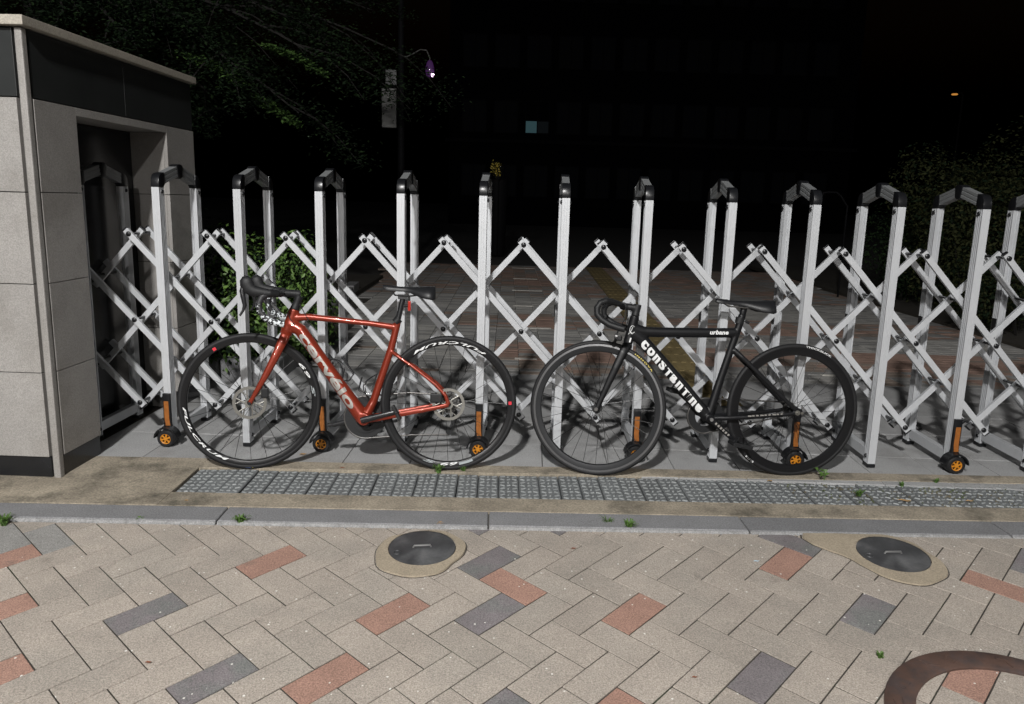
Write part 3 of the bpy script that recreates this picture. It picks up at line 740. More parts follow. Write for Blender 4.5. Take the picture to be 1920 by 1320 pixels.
fr.tube([(.2715,0,.742), (.2775,0,.712), (.303,0,.605), (.345,0,.475), (.386,0,.345), (.43,0,.262)], [.017,.017,.0185,.0185,.020,.026], [.0165,.016,.0165,.0175,.021,.030], seg=18)
fr.tube([(BB[0],-.036,BB[1]), (BB[0],.036,BB[1])], .031, side=(0,0,1), seg=22)
for sg in (1, -1):
    fr.tube([(.305,sg*.006,.598), (.27,sg*.024,.573), (.19,sg*.040,.520), (.08,sg*.056,.437), (.030,sg*.062,.385), (.014,sg*.063,.338)], [.010,.0085,.008,.0085,.010,.012], [.009,.007,.0065,.0065,.006,.006], seg=12)
    fr.tube([(.415,sg*.030,.258), (.35,sg*.041,.268), (.20,sg*.054,.298), (.08,sg*.061,.322), (.014,sg*.063,.338)], [.020,.0165,.014,.012,.012], [.010,.0085,.007,.0065,.006], seg=12)
frame = smooth_frame(fr, 'frame', M['red_paint'], red)
tube_text('cervélo', (.735,.676), (.480,.316), .031, .0278, .054, .001, M['silver'], frame, bold=.03, spacing=.97, rv1=.0340)
cl = MB()
for q in ([(.775,.018,.80), (.80,.026,.785), (.79,.027,.745), (.765,.026,.715)], [(.757,.0,.83), (.735,.02,.80), (.715,.030,.765), (.700,.029,.742)]): cl.tube(q, .0022, seg=6)
cl.build('cable', M['matte_black'], frame)
MB().lathe([(.0215,-.036),(.0315,-.036),(.0315,-.040),(.0215,-.040)], (BB[0],0,BB[1]), (0,1,0), 24).build('bottom_bracket', M['matte_black'], frame)
# steering assembly turned towards the street
ST = rotate_axis(None, HT0, (HT0-HT1).normalized(), R_(9)) if False else (Matrix.Translation(HT0) @ Matrix.Rotation(R_(9), 4, (HT0-HT1).normalized()) @ Matrix.Translation(-HT0))
FH = (.984,.338)
fk = MB()
fk.tube([HT1 + (HT0-HT1)*.02, HT1 + (HT1-HT0)*.14], [.028,.030], [.024,.032], seg=16)
for sg in (1, -1):
    fk.tube([(.815,sg*.022,.672), (.828,sg*.036,.640), (.865,sg*.047,.560), (.915,sg*.051,.460), (.962,sg*.051,.375), (.984,sg*.050,.335)], [.024,.024,.0195,.0155,.011,.0115], [.012,.0115,.0095,.0085,.0065,.0065], seg=14)
fko = smooth_frame(fk, 'fork', M['red_paint'], red, .0034, 5); fko.matrix_local = ST
MB().disc((FH[0],.052,FH[1]), (0,1,0), .008, .008, 12).build('axle', M['matte_black'], fko)
bc = MB(); bc.box(.895,.930,.026,.046,.362,.412); bc.tube([(.905,.036,.41), (.925,.046,.44), (.91,.046,.47)], .004, seg=6)
bco = bc.build('brake_caliper', M['matte_black'], red, smooth=0, bevel=.006); bco.matrix_local = ST
fw = wheel(red, 'front_wheel', FH, .338, .0142, .291, 'rim_black', 24, disc=.036, T=ST, hub_w=.048)
for s_, al, span, m_, hgt in (('FULCRUM', 217, 66, 'white_print', .0128), ('69', 31, 17, 'white_print', .0155), ('S', 10, 11, 'grey_print', .014)):
    rim_text(s_, FH, .3105, hgt, R_(al), R_(span), .0134, M[m_], fw, slant=.06)
def rim_mark(c, r0, r1, al, span, y, m_, parent, name='rim_mark'):
    mb = MB(); k = 5
    vs = [rim_pt(c, r, R_(al + span*(i/(k-1)-.5)), y) for r in (r0, r1) for i in range(k)]
    mb.add(vs, [(i, i+1, k+i+1, k+i) for i in range(k-1)]); return mb.build(name, M[m_], parent, smooth=0)
rim_mark(FH, .298, .313, 122, 3.0, .0136, 'red_print', fw)
rim_mark(FH, .323, .328, 268, 5.0, .0136, 'blue_print', fw, 'tyre_mark'); rim_mark(FH, .323, .328, 271.5, 1.2, .0138, 'yellow_print', fw, 'tyre_mark')
RH = (.014,.338)
rw = wheel(red, 'rear_wheel', RH, .338, .0142, .291, 'rim_black', 24, disc=.044, hub_w=.060)
for s_, al, span, m_, hgt in (('FULCRUM', 90, 72, 'white_print', .0128), ('69', 271, 16, 'white_print', .0155), ('5', 252, 12, 'grey_print', .014)):
    rim_text(s_, RH, .3105, hgt, R_(al), R_(span), .0134, M[m_], rw, slant=.06)
rim_mark(RH, .298, .313, 1, 3.2, .0136, 'red_print', rw)
rim_mark(RH, .300, .312, 287, 13, .0136, 'grey_print', rw, 'rim_stripe')
cs = MB()
for i in range(8): cs.lathe([(.012,-.0008), (.022+.0042*i,-.0008), (.022+.0042*i,.0008), (.012,.0008)], (RH[0], -.024-.0040*(7-i), RH[1]), (0,1,0), 28)
cs.build('cassette', M['chain'], rw, smooth=40)
# caliper, derailleur, chain
rc_ = MB(); rc_.box(.045,.105,.028,.052,.345,.392); rc_.build('brake_caliper', M['matte_black'], red, smooth=0, bevel=.007)
dr = MB(); dr.tube([(.005,-.065,.315), (-.02,-.075,.285), (-.012,-.07,.255)], .011, seg=8); dr.disc((-.012,-.078,.245), (0,1,0), .017, .008, 14); dr.disc((.012,-.078,.185), (0,1,0), .017, .008, 14)
dr.tube([(-.012,-.080,.250), (.012,-.080,.183)], .007, .002, seg=6); dr.build('derailleur', M['matte_black'], red, smooth=40)
cr_ = MB(); cr_.lathe([(.062,-.0012), (.103,-.0012), (.103,.0012), (.062,.0012)], (BB[0],-.044,BB[1]), (0,1,0), 52)
cr_.lathe([(.050,-.001), (.077,-.001), (.077,.001), (.050,.001)], (BB[0],-.037,BB[1]), (0,1,0), 48)
for k in range(44):
    a = 2*PI*k/44; cr_.tube([(BB[0]+.102*math.cos(a),-.044,BB[1]+.102*math.sin(a)), (BB[0]+.107*math.cos(a),-.044,BB[1]+.107*math.sin(a))], [.003,.0012], .001, seg=4)
for k in range(4):
    a = .6+k*PI/2; cr_.tube([(BB[0],-.044,BB[1]), (BB[0]+.07*math.cos(a),-.044,BB[1]+.07*math.sin(a))], [.02,.012], .003, seg=8)
cset = cr_.build('crankset', M['matte_black'], red, smooth=40)
ca, pe = crank(cset, BB, R_(15), .052, .170, 'carbon', 1)
cb_, pe2 = crank(cset, BB, R_(195), -.060, .170, 'carbon', -1)
for q, sg in ((pe, 1), (pe2, -1)):
    p_ = MB(); p_.tube([q, q + Vector((0, sg*.055, 0))], .007, side=(0,0,1), seg=8); qq = q + Vector((0, sg*.030, 0))
    p_.box(-.040, .038, -.022, .022, -.008, .008, Matrix.Translation(qq) @ Matrix.Rotation(R_(-62 if sg > 0 else 12), 4, 'Y'))
    p_.build('pedal', M['matte_black'], cset, smooth=0, bevel=.004)
ch = MB()
ch.tube([(BB[0],-.044,BB[1]+.106), (.22,-.040,.385), (.014,-.036,.338+.038)], .0042, .0032, seg=6); ch.tube([(BB[0],-.044,BB[1]-.106), (.20,-.060,.168), (.012,-.078,.168)], .0042, .0032, seg=6)
ch.tube([(BB[0]+.106*math.cos(a),-.044,BB[1]+.106*math.sin(a)) for a in np.linspace(PI/2, -PI/2, 19)], .0042, .0032, seg=6)
ch.build('chain', M['chain'], red, smooth=60)
# seatpost, saddle, tail light
sp_ = MB(); sp_.tube([(.274,0,.735), (.2475,0,.855)], .0140, .0125, seg=16); sp_.tube([(.282,0,.748), (.2665,0,.748)], .015, seg=12)
sp_.box(.225,.270,-.018,.018,.852,.876); sp_.build('seatpost', M['carbon'], red, smooth=40)
MB().tube([(.283,0,.736), (.2655,0,.756)], .021, .021, seg=16).build('seat_clamp', M['matte_black'], red, smooth=40)
sd = saddle_mesh(.345, .088, .917, .068, .012, .013).build('saddle', M['saddle'], red, smooth=60)
rl = MB()
for sg in (1, -1): rl.tube([(.315,sg*.008,.900), (.285,sg*.022,.872), (.22,sg*.022,.868), (.155,sg*.024,.876), (.115,sg*.036,.893)], .0038, seg=8)
rl.build('saddle_rail', M['matte_black'], sd, smooth=60)
tl = MB(); tl.box(.207,.222,-.013,.013,.795,.845, Matrix.Translation((.0,0,.0))); tlo = tl.build('tail_light', M['lamp_red'], red, smooth=0, bevel=.005)
MB().tube([(.256,0,.818), (.220,0,.822)], .008, seg=10).build('light_mount', M['matte_black'], tlo)
# stem and bars
stm = MB(); stm.tube([HT0, (.762,0,.826), (.752,0,.858)], [.024,.019,.019], seg=16); stm.tube([(.745,0,.868), (.785,0,.871), (.828,0,.872)], [.020,.0185,.020], seg=16)
sto = smooth_frame(stm, 'stem', M['matte_black'], red, .0035, 3); sto.matrix_local = ST
hbr = MB()
for sg in (1, -1):
    hbr.tube([(.828,0,.872), (.828,sg*.06,.872), (.830,sg*.14,.873), (.842,sg*.185,.875), (.870,sg*.200,.877), (.900,sg*.203,.874)], [.0165,.0165,.017,.018,.019,.019], seg=14)
hb_o = smooth_frame(hbr, 'handlebar', M['matte_black'], red, .0035, 3); hb_o.matrix_local = ST
for sg in (1, -1):
    dp = MB(); dp.tube([(.878,sg*.202,.875), (.905,sg*.205,.860), (.920,sg*.208,.828), (.914,sg*.211,.794), (.893,sg*.214,.764), (.862,sg*.217,.747), (.828,sg*.219,.739), (.806,sg*.220,.737)], .0160, seg=14)
    dp.build('drop', M['tape'], hb_o, smooth=60)
    hd = MB(); hd.tube([(.880,sg*.203,.876), (.915,sg*.205,.880), (.943,sg*.206,.885), (.962,sg*.206,.898), (.971,sg*.206,.918), (.975,sg*.206,.938), (.978,sg*.206,.953)],
                       [.021,.0235,.0265,.0300,.0310,.0270,.012], [.0165,.017,.0170,.017,.0165,.015,.006], seg=16)
    hd.build('brake_hood', M['matte_black'], hb_o, smooth=60)
    lv = MB(); lv.tube([(.986,sg*.206,.915), (.992,sg*.207,.885), (.986,sg*.209,.850), (.980,sg*.211,.820), (.988,sg*.214,.795), (1.002,sg*.216,.772)], [.009,.012,.011,.0095,.006,.005], [.006,.009,.009,.007,.005,.004], seg=10)
    lv.build('brake_lever', M['carbon'], hb_o, smooth=60)
for k, (p0, p1, dirn) in enumerate((((.640,.545), (.560,.432), 1), ((.345,.475), (.375,.38), -1))):   # two bottle cages
    cg = MB(); a = Vector((p0[0],0,p0[1])); c = Vector((p1[0],0,p1[1])); d = (c-a).normalized(); nrm = Vector((-d.z,0,d.x)); nrm = nrm if nrm.z > 0 else -nrm
    if k == 1: nrm = Vector((abs(nrm.x), 0, -abs(nrm.z)*.0 + nrm.z if nrm.x > 0 else -nrm.z)); nrm = Vector((.95,0,.30))
    for sg in (1, -1):
        pts = []
        for q in np.linspace(0, 1, 13):
            ang = PI*q; pts.append(a + d*(.01+.12*q) + nrm*(.032+.036*math.sin(ang*1.0)) + Vector((0, sg*.036*math.sin(ang), 0)))
        cg.tube(pts, .0028, .0042, seg=6)
        cg.tube([a + nrm*.026 + Vector((0,sg*.008,0)), c + nrm*.028 + Vector((0,sg*.008,0)), c + d*.02 + nrm*.05 + Vector((0,sg*.024,0)), c + d*.005 + nrm*.088 + Vector((0,sg*.016,0)), a + d*.04 + nrm*.092 + Vector((0,sg*.018,0))], .0026, seg=6)
    cg.build('bottle_cage', M['carbon'], red, smooth=60)

# ---------------------------------------------------------------- black track bicycle
blk = bike_root('bicycle', gpix(1485,892), gpix(1122,891), R_(5))
tag(blk, 'black fixed gear bicycle with white lettering leaning on the middle of the gate', 'bicycle')
HT0, HT1, BB = Vector((.8405,0,.800)), Vector((.872,0,.664)), (.452,.298)
fr = MB()
fr.tube([HT0, HT1], [.0225,.0235], [.021,.021], seg=20)
fr.tube([(.848,0,.735), (.79,0,.7235), (.70,0,.7215), (.50,0,.7225), (.345,0,.7245), (.322,0,.7245)], [.032,.0255,.0245,.0245,.0245,.023], [.020,.0195,.019,.019,.0185,.018], seg=18)
fr.tube([(.858,0,.725), (.80,0,.682), (.70,0,.577), (.58,0,.447), (.49,0,.343), (.452,0,.298)], [.031,.031,.030,.030,.030,.031], [.021,.0235,.024,.024,.025,.028], seg=20)
fr.tube([(.302,0,.815), (.318,0,.755), (.345,0,.665), (.40,0,.480), (.452,0,.298)], [.019,.0185,.0185,.020,.023], [.0165,.0165,.016,.016,.022], seg=18)
fr.tube([(BB[0],-.034,BB[1]), (BB[0],.034,BB[1])], .022, side=(0,0,1), seg=18)
for sg in (1, -1):
    fr.tube([(.338,sg*.010,.640), (.30,sg*.026,.605), (.22,sg*.040,.530), (.10,sg*.052,.415), (.028,sg*.058,.350)], [.014,.0125,.012,.0115,.011], [.010,.008,.007,.0065,.006], seg=12)
    fr.tube([(.44,sg*.024,.298), (.36,sg*.038,.302), (.22,sg*.050,.312), (.07,sg*.057,.326), (.02,sg*.058,.334)], [.0125,.012,.0115,.011,.012], [.009,.008,.007,.0065,.006], seg=12)
    fr.tube([(.030,sg*.058,.352), (.005,sg*.058,.340), (-.008,sg*.058,.330)], [.014,.017,.008], .005, seg=10)
frame = smooth_frame(fr, 'frame', M['black_paint'], blk, .0032, 5)
q0, q1 = Vector((.804,.678)), Vector((.490,.336)); tw = 0.; wts = dict(i=.42, T=.95)
tot = sum(wts.get(c_, 1.) for c_ in 'conSTanTine')
for c_ in 'conSTanTine':                     # every glyph drawn to the same height
    wt = wts.get(c_, 1.); u0, u1 = (tw+.05)/tot, (tw+wt-.05)/tot; tw += wt
    p0_, p1_ = q0.lerp(q1, u0), q0.lerp(q1, u1)
    tube_text(c_, (p0_.x, p0_.y), (p1_.x, p1_.y), .030, .0244, .045, -.001, M['white_print'], frame, shear=-.15, bold=.10 if c_ in 'Ti' else .055)
text_fit('urbane', .094, .022, lambda x, v: Vector((.468 - x, .0200, .7165 + v)), 'lettering', M['white_print'], frame, .18, .035, 1., 4, 2)
badge = MB()
hc = Vector((.858,.0226,.735))
badge.tube([hc + Vector((.013*math.cos(a)-.003, -.0015*abs(math.cos(a)), .018*math.sin(a))) for a in np.linspace(-2.4, 2.4, 17)], .0014, seg=5)
badge.tube([hc + Vector((-.004,0,.012)), hc + Vector((.006,-.001,-.012)), hc + Vector((.018,-.004,-.024))], .0014, seg=5)
badge.tube([hc + Vector((.012,-.003,-.006)), hc + Vector((.004,-.0005,-.018)), hc + Vector((-.003,0,-.022))], .0014, seg=5)
badge.build('head_badge', M['white_print'], frame)
for i in range(9):
    x0 = .268 - i*.0205
    w_ = .012 if i % 3 else .017
    MB().box(x0-w_, x0, .0555+.00032*i, .0590+.00030*i, .314+.0015*i, .320+.0015*i).build('worn_print', M['silver'], frame, smooth=0)
MB().tube([(.868,.0235,.672), (.862,.0235,.694)], .004, .0012, seg=6).build('sticker', M['white_print'], frame)
FH = (1.012,.338); RH = (.020,.338)
ST = Matrix.Translation(HT0) @ Matrix.Rotation(R_(-16), 4, (HT0-HT1).normalized()) @ Matrix.Translation(-HT0)
fk = MB()
fk.tube([HT1, HT1 + (HT1-HT0)*.16], [.024,.026], [.022,.030], seg=14)
for sg in (1, -1):
    fk.tube([(.876,sg*.020,.652), (.892,sg*.034,.622), (.925,sg*.043,.545), (.968,sg*.047,.445), (1.000,sg*.050,.368), (1.012,sg*.051,.335)], [.022,.021,.0185,.0155,.0125,.013], [.010,.0095,.0085,.0075,.006,.006], seg=12)
fko = smooth_frame(fk, 'fork', M['black_paint'], blk, .0034, 5); fko.matrix_local = ST
MB().disc((FH[0],.052,FH[1]), (0,1,0), .010, .009, 6).build('axle_nut', M['chain'], fko)
fw = wheel(blk, 'front_wheel', FH, .338, .0125, .281, 'rim_grey', 28, track=True, hub_w=.052, hub_r=.018, T=ST)
text_fit('INNOVA', .118, .0085, lambda x, v: rim_pt(FH, .3235 + v, R_(57) - x/.3235, .0131), 'lettering', M['yellow_print'], fw, 0., .03, 1.35, 10, 1)
rw = wheel(blk, 'rear_wheel', RH, .338, .0140, .279, 'rim_black', 28, hub_w=.058, hub_r=.020)
text_fit('THICKSLICK', .142, .0095, lambda x, v: rim_pt(RH, .3225 + v, R_(82) - x/.3225, .0146), 'lettering', M['white_print'], rw, 0., .03, 1.1, 12, 1)
text_fit('ELITE', .052, .0095, lambda x, v: rim_pt(RH, .3225 + v, R_(234) - x/.3225, .0146), 'lettering', M['white_print'], rw, 0., .03, 1.1, 6, 1)
nut = MB(); nut.disc((RH[0],.058,RH[1]-.002), (0,1,0), .014, .010, 6); nut.disc((RH[0],.066,RH[1]-.002), (0,1,0), .007, .010, 10); nut.disc((RH[0]-.024,.0585,RH[1]-.004), (0,1,0), .007, .006, 10)
nut.build('axle_nut', M['disc_steel'], rw, smooth=40)
cg_ = MB(); cg_.lathe([(.012,-.0015), (.032,-.0015), (.032,.0015), (.012,.0015)], (RH[0],-.044,RH[1]), (0,1,0), 24); cg_.build('cog', M['chain'], rw, smooth=40)
bkr = MB(); bkr.box(.902,.936,-.030,.030,.676,.700); bkr.tube([(.918,.024,.694), (.935,.030,.672), (.940,.024,.648)], .006, seg=8); bkr.tube([(.918,-.024,.694), (.935,-.030,.672), (.940,-.024,.648)], .006, seg=8)
bkr.box(.918,.934,.014,.030,.690,.712); bo_ = bkr.build('brake_caliper', M['matte_black'], blk, smooth=0, bevel=.003); bo_.matrix_local = ST
MB().disc((.926,.031,.700), (0,1,0), .006, .006, 10).build('barrel_adjuster', M['steel_bright'], bo_)
cset = MB(); cset.lathe([(.052,-.0015), (.088,-.0015), (.088,.0015), (.052,.0015)], (BB[0],-.042,BB[1]), (0,1,0), 48)
cset.lathe([(.066,-.004), (.094,-.004), (.094,-.0005), (.066,-.0005)], (BB[0],-.046,BB[1]), (0,1,0), 48)
for k in range(5):
    a = .3+k*2*PI/5; cset.tube([(BB[0],-.048,BB[1]), (BB[0]+.07*math.cos(a),-.046,BB[1]+.07*math.sin(a))], [.014,.010], .004, seg=8)
cset = cset.build('crankset', M['matte_black'], blk, smooth=40)
ca, pe = crank(cset, BB, R_(-41), .050, .170, 'black_paint', 1); cb_, pe2 = crank(cset, BB, R_(139), -.058, .170, 'black_paint', -1)
MB().disc((BB[0],.058,BB[1]), (0,1,0), .009, .006, 12).build('crank_bolt', M['steel_bright'], cset)
d = Vector((-math.cos(R_(-41)), 0, math.sin(R_(-41))))
for i in range(6):
    q = Vector((BB[0],.0635,BB[1])) + d*(.030+.017*i); MB().box(-.0055,.0055,-.001,.001,-.0045,.0045, Matrix.Translation(q) @ Matrix.Rotation(R_(41), 4, 'Y')).build('worn_print', M['silver'], cset, smooth=0)
for q, sg in ((pe, 1), (pe2, -1)):
    p_ = MB(); p_.tube([q, q + Vector((0, sg*.10, 0))], .007, side=(0,0,1), seg=8)
    rr = Matrix.Translation(q + Vector((0, sg*.055, 0))) @ Matrix.Rotation(R_(-12), 4, 'Y')
    for yy in (-.038, .038): p_.box(-.050, .045, yy-.004, yy+.004, -.010, .010, rr)
    for xx in (-.050, .040): p_.box(xx, xx+.007, -.040, .040, -.009, .009, rr)
    p_.box(-.008, .008, -.036, .036, -.010, .010, rr)
    p_.build('pedal', M['matte_black'], cset, smooth=0, bevel=.002)
    stp = MB(); stp.tube([rr @ Vector((.06*math.cos(a)*.55+.005, .042*math.cos(a*1.0)*0 + .030*math.cos(a), .045*math.sin(a)-.005)) for a in np.linspace(0, PI*1.02, 13)], .003, .010, seg=6)
    stp.build('toe_strap', M['matte_black'], cset, smooth=60)
ch = MB(); ch.tube([(BB[0],-.042,BB[1]+.090), (RH[0],-.044,RH[1]+.033)], .0042, .0034, seg=6); ch.tube([(BB[0],-.042,BB[1]-.090), (RH[0],-.044,RH[1]-.033)], .0042, .0034, seg=6)
ch.tube([(BB[0]+.090*math.cos(a),-.042,BB[1]+.090*math.sin(a)) for a in np.linspace(PI/2, -PI/2, 17)], .0042, .0034, seg=6)
ch.tube([(RH[0]+.033*math.cos(a),-.044,RH[1]+.033*math.sin(a)) for a in np.linspace(PI/2, 3*PI/2, 13)], .0042, .0034, seg=6); ch.build('chain', M['chain'], blk, smooth=60)
sp_ = MB(); sp_.tube([(.303,0,.805), (.298,0,.835), (.293,0,.855)], [.0165,.017,.014], [.0135,.014,.012], seg=14); sp_.box(.268,.322,-.018,.018,.846,.866); sp_.build('seatpost', M['black_paint'], blk, smooth=40, bevel=.003)
scl = MB(); scl.tube([(.318,0,.770), (.310,0,.800)], [.0225,.0225], [.0195,.0195], seg=16); scl.tube([(.292,.012,.785), (.272,.018,.775)], .007, seg=8); scl.build('seat_clamp', M['matte_black'], blk, smooth=40)
sd = saddle_mesh(.438, .150, .886, .066, .016, .010).build('saddle', M['saddle'], blk, smooth=60)
rl = MB()
for sg in (1, -1): rl.tube([(.410,sg*.008,.878), (.37,sg*.022,.856), (.30,sg*.022,.850), (.22,sg*.024,.856), (.175,sg*.036,.872)], .0038, seg=8)
rl.build('saddle_rail', M['chain'], sd, smooth=60)
stm = MB(); stm.tube([HT0, HT0+(HT0-HT1)*.14], [.021,.019], seg=14); stm.tube([HT0+(HT0-HT1)*.13, HT0+(HT0-HT1)*.42], .0185, seg=14); stm.tube([HT0+(HT0-HT1)*.28, (.858,0,.842), (.897,0,.847)], [.0185,.0165,.0175], seg=14)
stm.tube([(.899,-.022,.847), (.899,.022,.847)], .0195, side=(0,0,1), seg=14)
smooth_frame(stm, 'stem', M['matte_black'], blk, .0032, 2).matrix_local = ST
hbr = MB()
for sg in (1, -1):
    hbr.tube([(.899,0,.847), (.899,sg*.045,.848), (.915,sg*.105,.856), (.950,sg*.150,.866), (.970,sg*.170,.867), (.995,sg*.180,.857), (1.010,sg*.185,.832), (1.008,sg*.188,.802), (.986,sg*.190,.778), (.948,sg*.192,.755), (.900,sg*.193,.740), (.875,sg*.193,.735)],
             [.0135,.0135,.014,.0150,.0155,.0158,.0158,.0158,.0158,.0158,.0158,.0158], seg=14)
hbo = smooth_frame(hbr, 'handlebar', M['matte_black'], blk, .0036, 3); hbo.matrix_local = ST
bl = MB(); bl.tube([(.955,-.10,.862), (.985,-.06,.86), (1.00,-.02,.835)], .005, seg=8); bl.build('brake_lever', M['matte_black'], hbo, smooth=60)
cbm = MB(); cbm.tube([(.955,-.12,.868), (.925,-.05,.870), (.885,.03,.835), (.888,.045,.78), (.915,.036,.735), (.924,.028,.712)], .0023, seg=6); cbm.build('brake_cable', M['matte_black'], hbo, smooth=60)

# ================================================================== plants
def pixY(px, py, Y):
    d = cf + cr*((px-960)/1454.5) - cu*((py-660)/1454.5); t = Y/d.y; return Vector((d.x*t, Y, H0 + d.z*t))
def leaf_mesh(pts, nrm, size, name, material, fold=.25, aspect=.5):
    """one folded pointed leaf (4 triangles) for each point"""
    n = len(pts); pts = np.asarray(pts); nrm = np.asarray(nrm); nrm = nrm/np.linalg.norm(nrm, axis=1, keepdims=True)
    d = rng.normal(size=(n,3)); d -= nrm*(d*nrm).sum(1, keepdims=True); d /= np.linalg.norm(d, axis=1, keepdims=True)+1e-9
    s = np.cross(nrm, d); L = (size*rng.uniform(.6, 1.3, n))[:,None]
    a = pts; c = pts + d*L; m = pts + d*L*.45 - nrm*L*fold*.4; l = pts + d*L*.42 + s*L*aspect*.5 + nrm*L*fold*.3; r = pts + d*L*.42 - s*L*aspect*.5 + nrm*L*fold*.3
    V = np.stack([a, l, c, r, m], 1).reshape(-1, 3); base = np.arange(n)*5
    F = np.concatenate([np.stack([base, base+1, base+4], 1), np.stack([base+1, base+2, base+4], 1), np.stack([base+2, base+3, base+4], 1), np.stack([base+3, base, base+4], 1)])
    me = bpy.data.meshes.new(name); me.vertices.add(len(V)); me.vertices.foreach_set('co', V.ravel())
    me.loops.add(F.size); me.loops.foreach_set('vertex_index', F.ravel()); me.polygons.add(len(F))
    me.polygons.foreach_set('loop_start', np.arange(0, F.size, 3)); me.polygons.foreach_set('loop_total', np.full(len(F), 3))
    me.update(); me.validate(); me.materials.append(material); return me
def bezier(p0, p1, p2, t): return p0*(1-t)**2 + p1*2*t*(1-t) + p2*t*t
def spray_tree(name, base, fork, tips, nleaf, size, mats, label, lit_tips=0, cat='tree', trunk_r=.11, droop=.3, group=None, spread=.28, sub=7):
    root = empty(name, base); B = Vector(base); tag(root, label, cat, group)
    tk = MB(); tk.tube([Vector((0,0,-.05)), Vector((.03,.02,(fork-B).z*.5)), fork-B], [trunk_r*1.25, trunk_r, trunk_r*.8], seg=10)
    P_, Nn, Wh = [], [], []
    for ti, tip in enumerate(tips):
        tip = Vector(tip); mid = fork.lerp(tip, .5) + Vector((0,0,.25*abs((tip-fork).length)*.5))
        path = [bezier(fork, mid, tip, q) for q in np.linspace(0, 1, 8)]
        tk.tube([q-B for q in path], [trunk_r*.24*(1-.85*i/7)+.003 for i in range(8)], seg=6)
        for k in range(sub):
            q = .25 + .75*(k+random.random())/sub; p = bezier(fork, mid, tip, q)
            L = (tip-fork).length*random.uniform(.18, .42)*(1.15-q*.4)
            dr = (tip-fork).normalized()*random.uniform(.2,1) + Vector((random.gauss(0,.7), random.gauss(0,.7), random.gauss(-.1,.25))); dr.normalize()
            end = p + dr*L + Vector((0,0,-droop*L)); mm = p + dr*L*.55 + Vector((0,0,.08*L))
            tk.tube([bezier(p,mm,end,x)-B for x in (0,.33,.66,1)], [.010,.007,.005,.002], seg=4)
            nl = int(nleaf/(len(tips)*sub))
            for j in range(nl):
                x = random.random()**.7; c = bezier(p, mm, end, x)
                off = Vector((random.gauss(0,1), random.gauss(0,1), random.gauss(0,.32)))*spread*L*.55
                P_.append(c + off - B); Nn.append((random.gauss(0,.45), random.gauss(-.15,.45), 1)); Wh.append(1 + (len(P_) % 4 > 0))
    for ti in range(lit_tips):  # lit sprays at the first tips, brightness put into the leaf colour
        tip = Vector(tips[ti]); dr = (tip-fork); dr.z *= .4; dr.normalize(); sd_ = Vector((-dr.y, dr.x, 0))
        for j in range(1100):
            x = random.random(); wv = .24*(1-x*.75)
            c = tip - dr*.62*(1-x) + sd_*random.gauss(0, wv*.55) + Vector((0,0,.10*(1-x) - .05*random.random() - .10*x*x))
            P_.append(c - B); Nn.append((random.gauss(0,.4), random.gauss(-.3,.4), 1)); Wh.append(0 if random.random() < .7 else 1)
    tk.build('trunk', M['bark'], root, smooth=60)
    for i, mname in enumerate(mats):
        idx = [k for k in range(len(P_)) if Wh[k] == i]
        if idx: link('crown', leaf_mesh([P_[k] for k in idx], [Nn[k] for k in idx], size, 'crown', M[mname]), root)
    return root
def bush(name, c, r, nleaf, size, mats, label, cat='shrub', group=None, lumps=9, z0=0., stems=9):
    root = empty(name, (c[0], c[1], z0)); tag(root, label, cat, group)
    cs = [(Vector((random.gauss(0,.42)*r[0], random.gauss(0,.42)*r[1], r[2]*random.uniform(.25,.85))), random.uniform(.35,.6)) for _ in range(lumps)]
    P_, Nn = [], []
    for j in range(nleaf):
        q, k = random.choice(cs); d = Vector((random.gauss(0,1), random.gauss(0,1), random.gauss(0,1))).normalized()
        rr = random.uniform(.55, 1.08)*k; p = q + Vector((d.x*r[0]*rr, d.y*r[1]*rr, d.z*r[2]*rr*.75))
        if p.z < .02: continue
        P_.append(p); Nn.append((d.x + random.gauss(0,.5), d.y - .3 + random.gauss(0,.5), d.z + .5 + random.gauss(0,.4)))
    st = MB()
    for k in range(stems):
        q, _ = cs[k % len(cs)]; st.tube([Vector((q.x*.3, q.y*.3, -.03)), Vector((q.x*.7, q.y*.7, q.z*.5)), q], [.012,.008,.003], seg=5)
    st.build('stems', M['bark'], root, smooth=60)
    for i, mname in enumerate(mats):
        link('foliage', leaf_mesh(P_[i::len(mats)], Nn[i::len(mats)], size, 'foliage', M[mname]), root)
    return root
# big tree behind the pillar
Yt = 8.6
fork = pixY(60, -60, 9.0); base = (fork.x, fork.y, -.05)
tips = [pixY(610,115,7.9), pixY(455,135,7.6), pixY(560,212,8.1), pixY(600,60,8.4), pixY(330,30,7.4), pixY(740,95,9.2), pixY(500,-60,8.2), pixY(250,90,7.2), pixY(660,-120,8.8), pixY(430,215,8.8),
        pixY(120,20,7.0), pixY(-150,120,7.6), pixY(-300,-50,9), pixY(350,-260,8.6), pixY(60,-320,8.2), pixY(420,80,9.8), pixY(700,20,10.2)]
spray_tree('broadleaf_tree', base, fork, tips, 52000, .048, ['leaf_spray', 'leaf', 'leaf_dark'], 'broad tree with drooping leafy branches over the gate pillar', 3, trunk_r=.14, sub=9)
# shrub in the planter at the left
sx_, sy_ = gw(.36, 1.88)
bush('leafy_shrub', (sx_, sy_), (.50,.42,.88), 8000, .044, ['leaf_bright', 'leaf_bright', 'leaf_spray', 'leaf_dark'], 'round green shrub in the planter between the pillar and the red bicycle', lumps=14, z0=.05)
sx_, sy_ = gw(-.5, 2.9)
bush('leafy_shrub', (sx_, sy_), (.7,.6,1.0), 2500, .05, ['leaf_dark'], 'darker shrub further back in the planter behind the pillar', lumps=9, z0=.05)
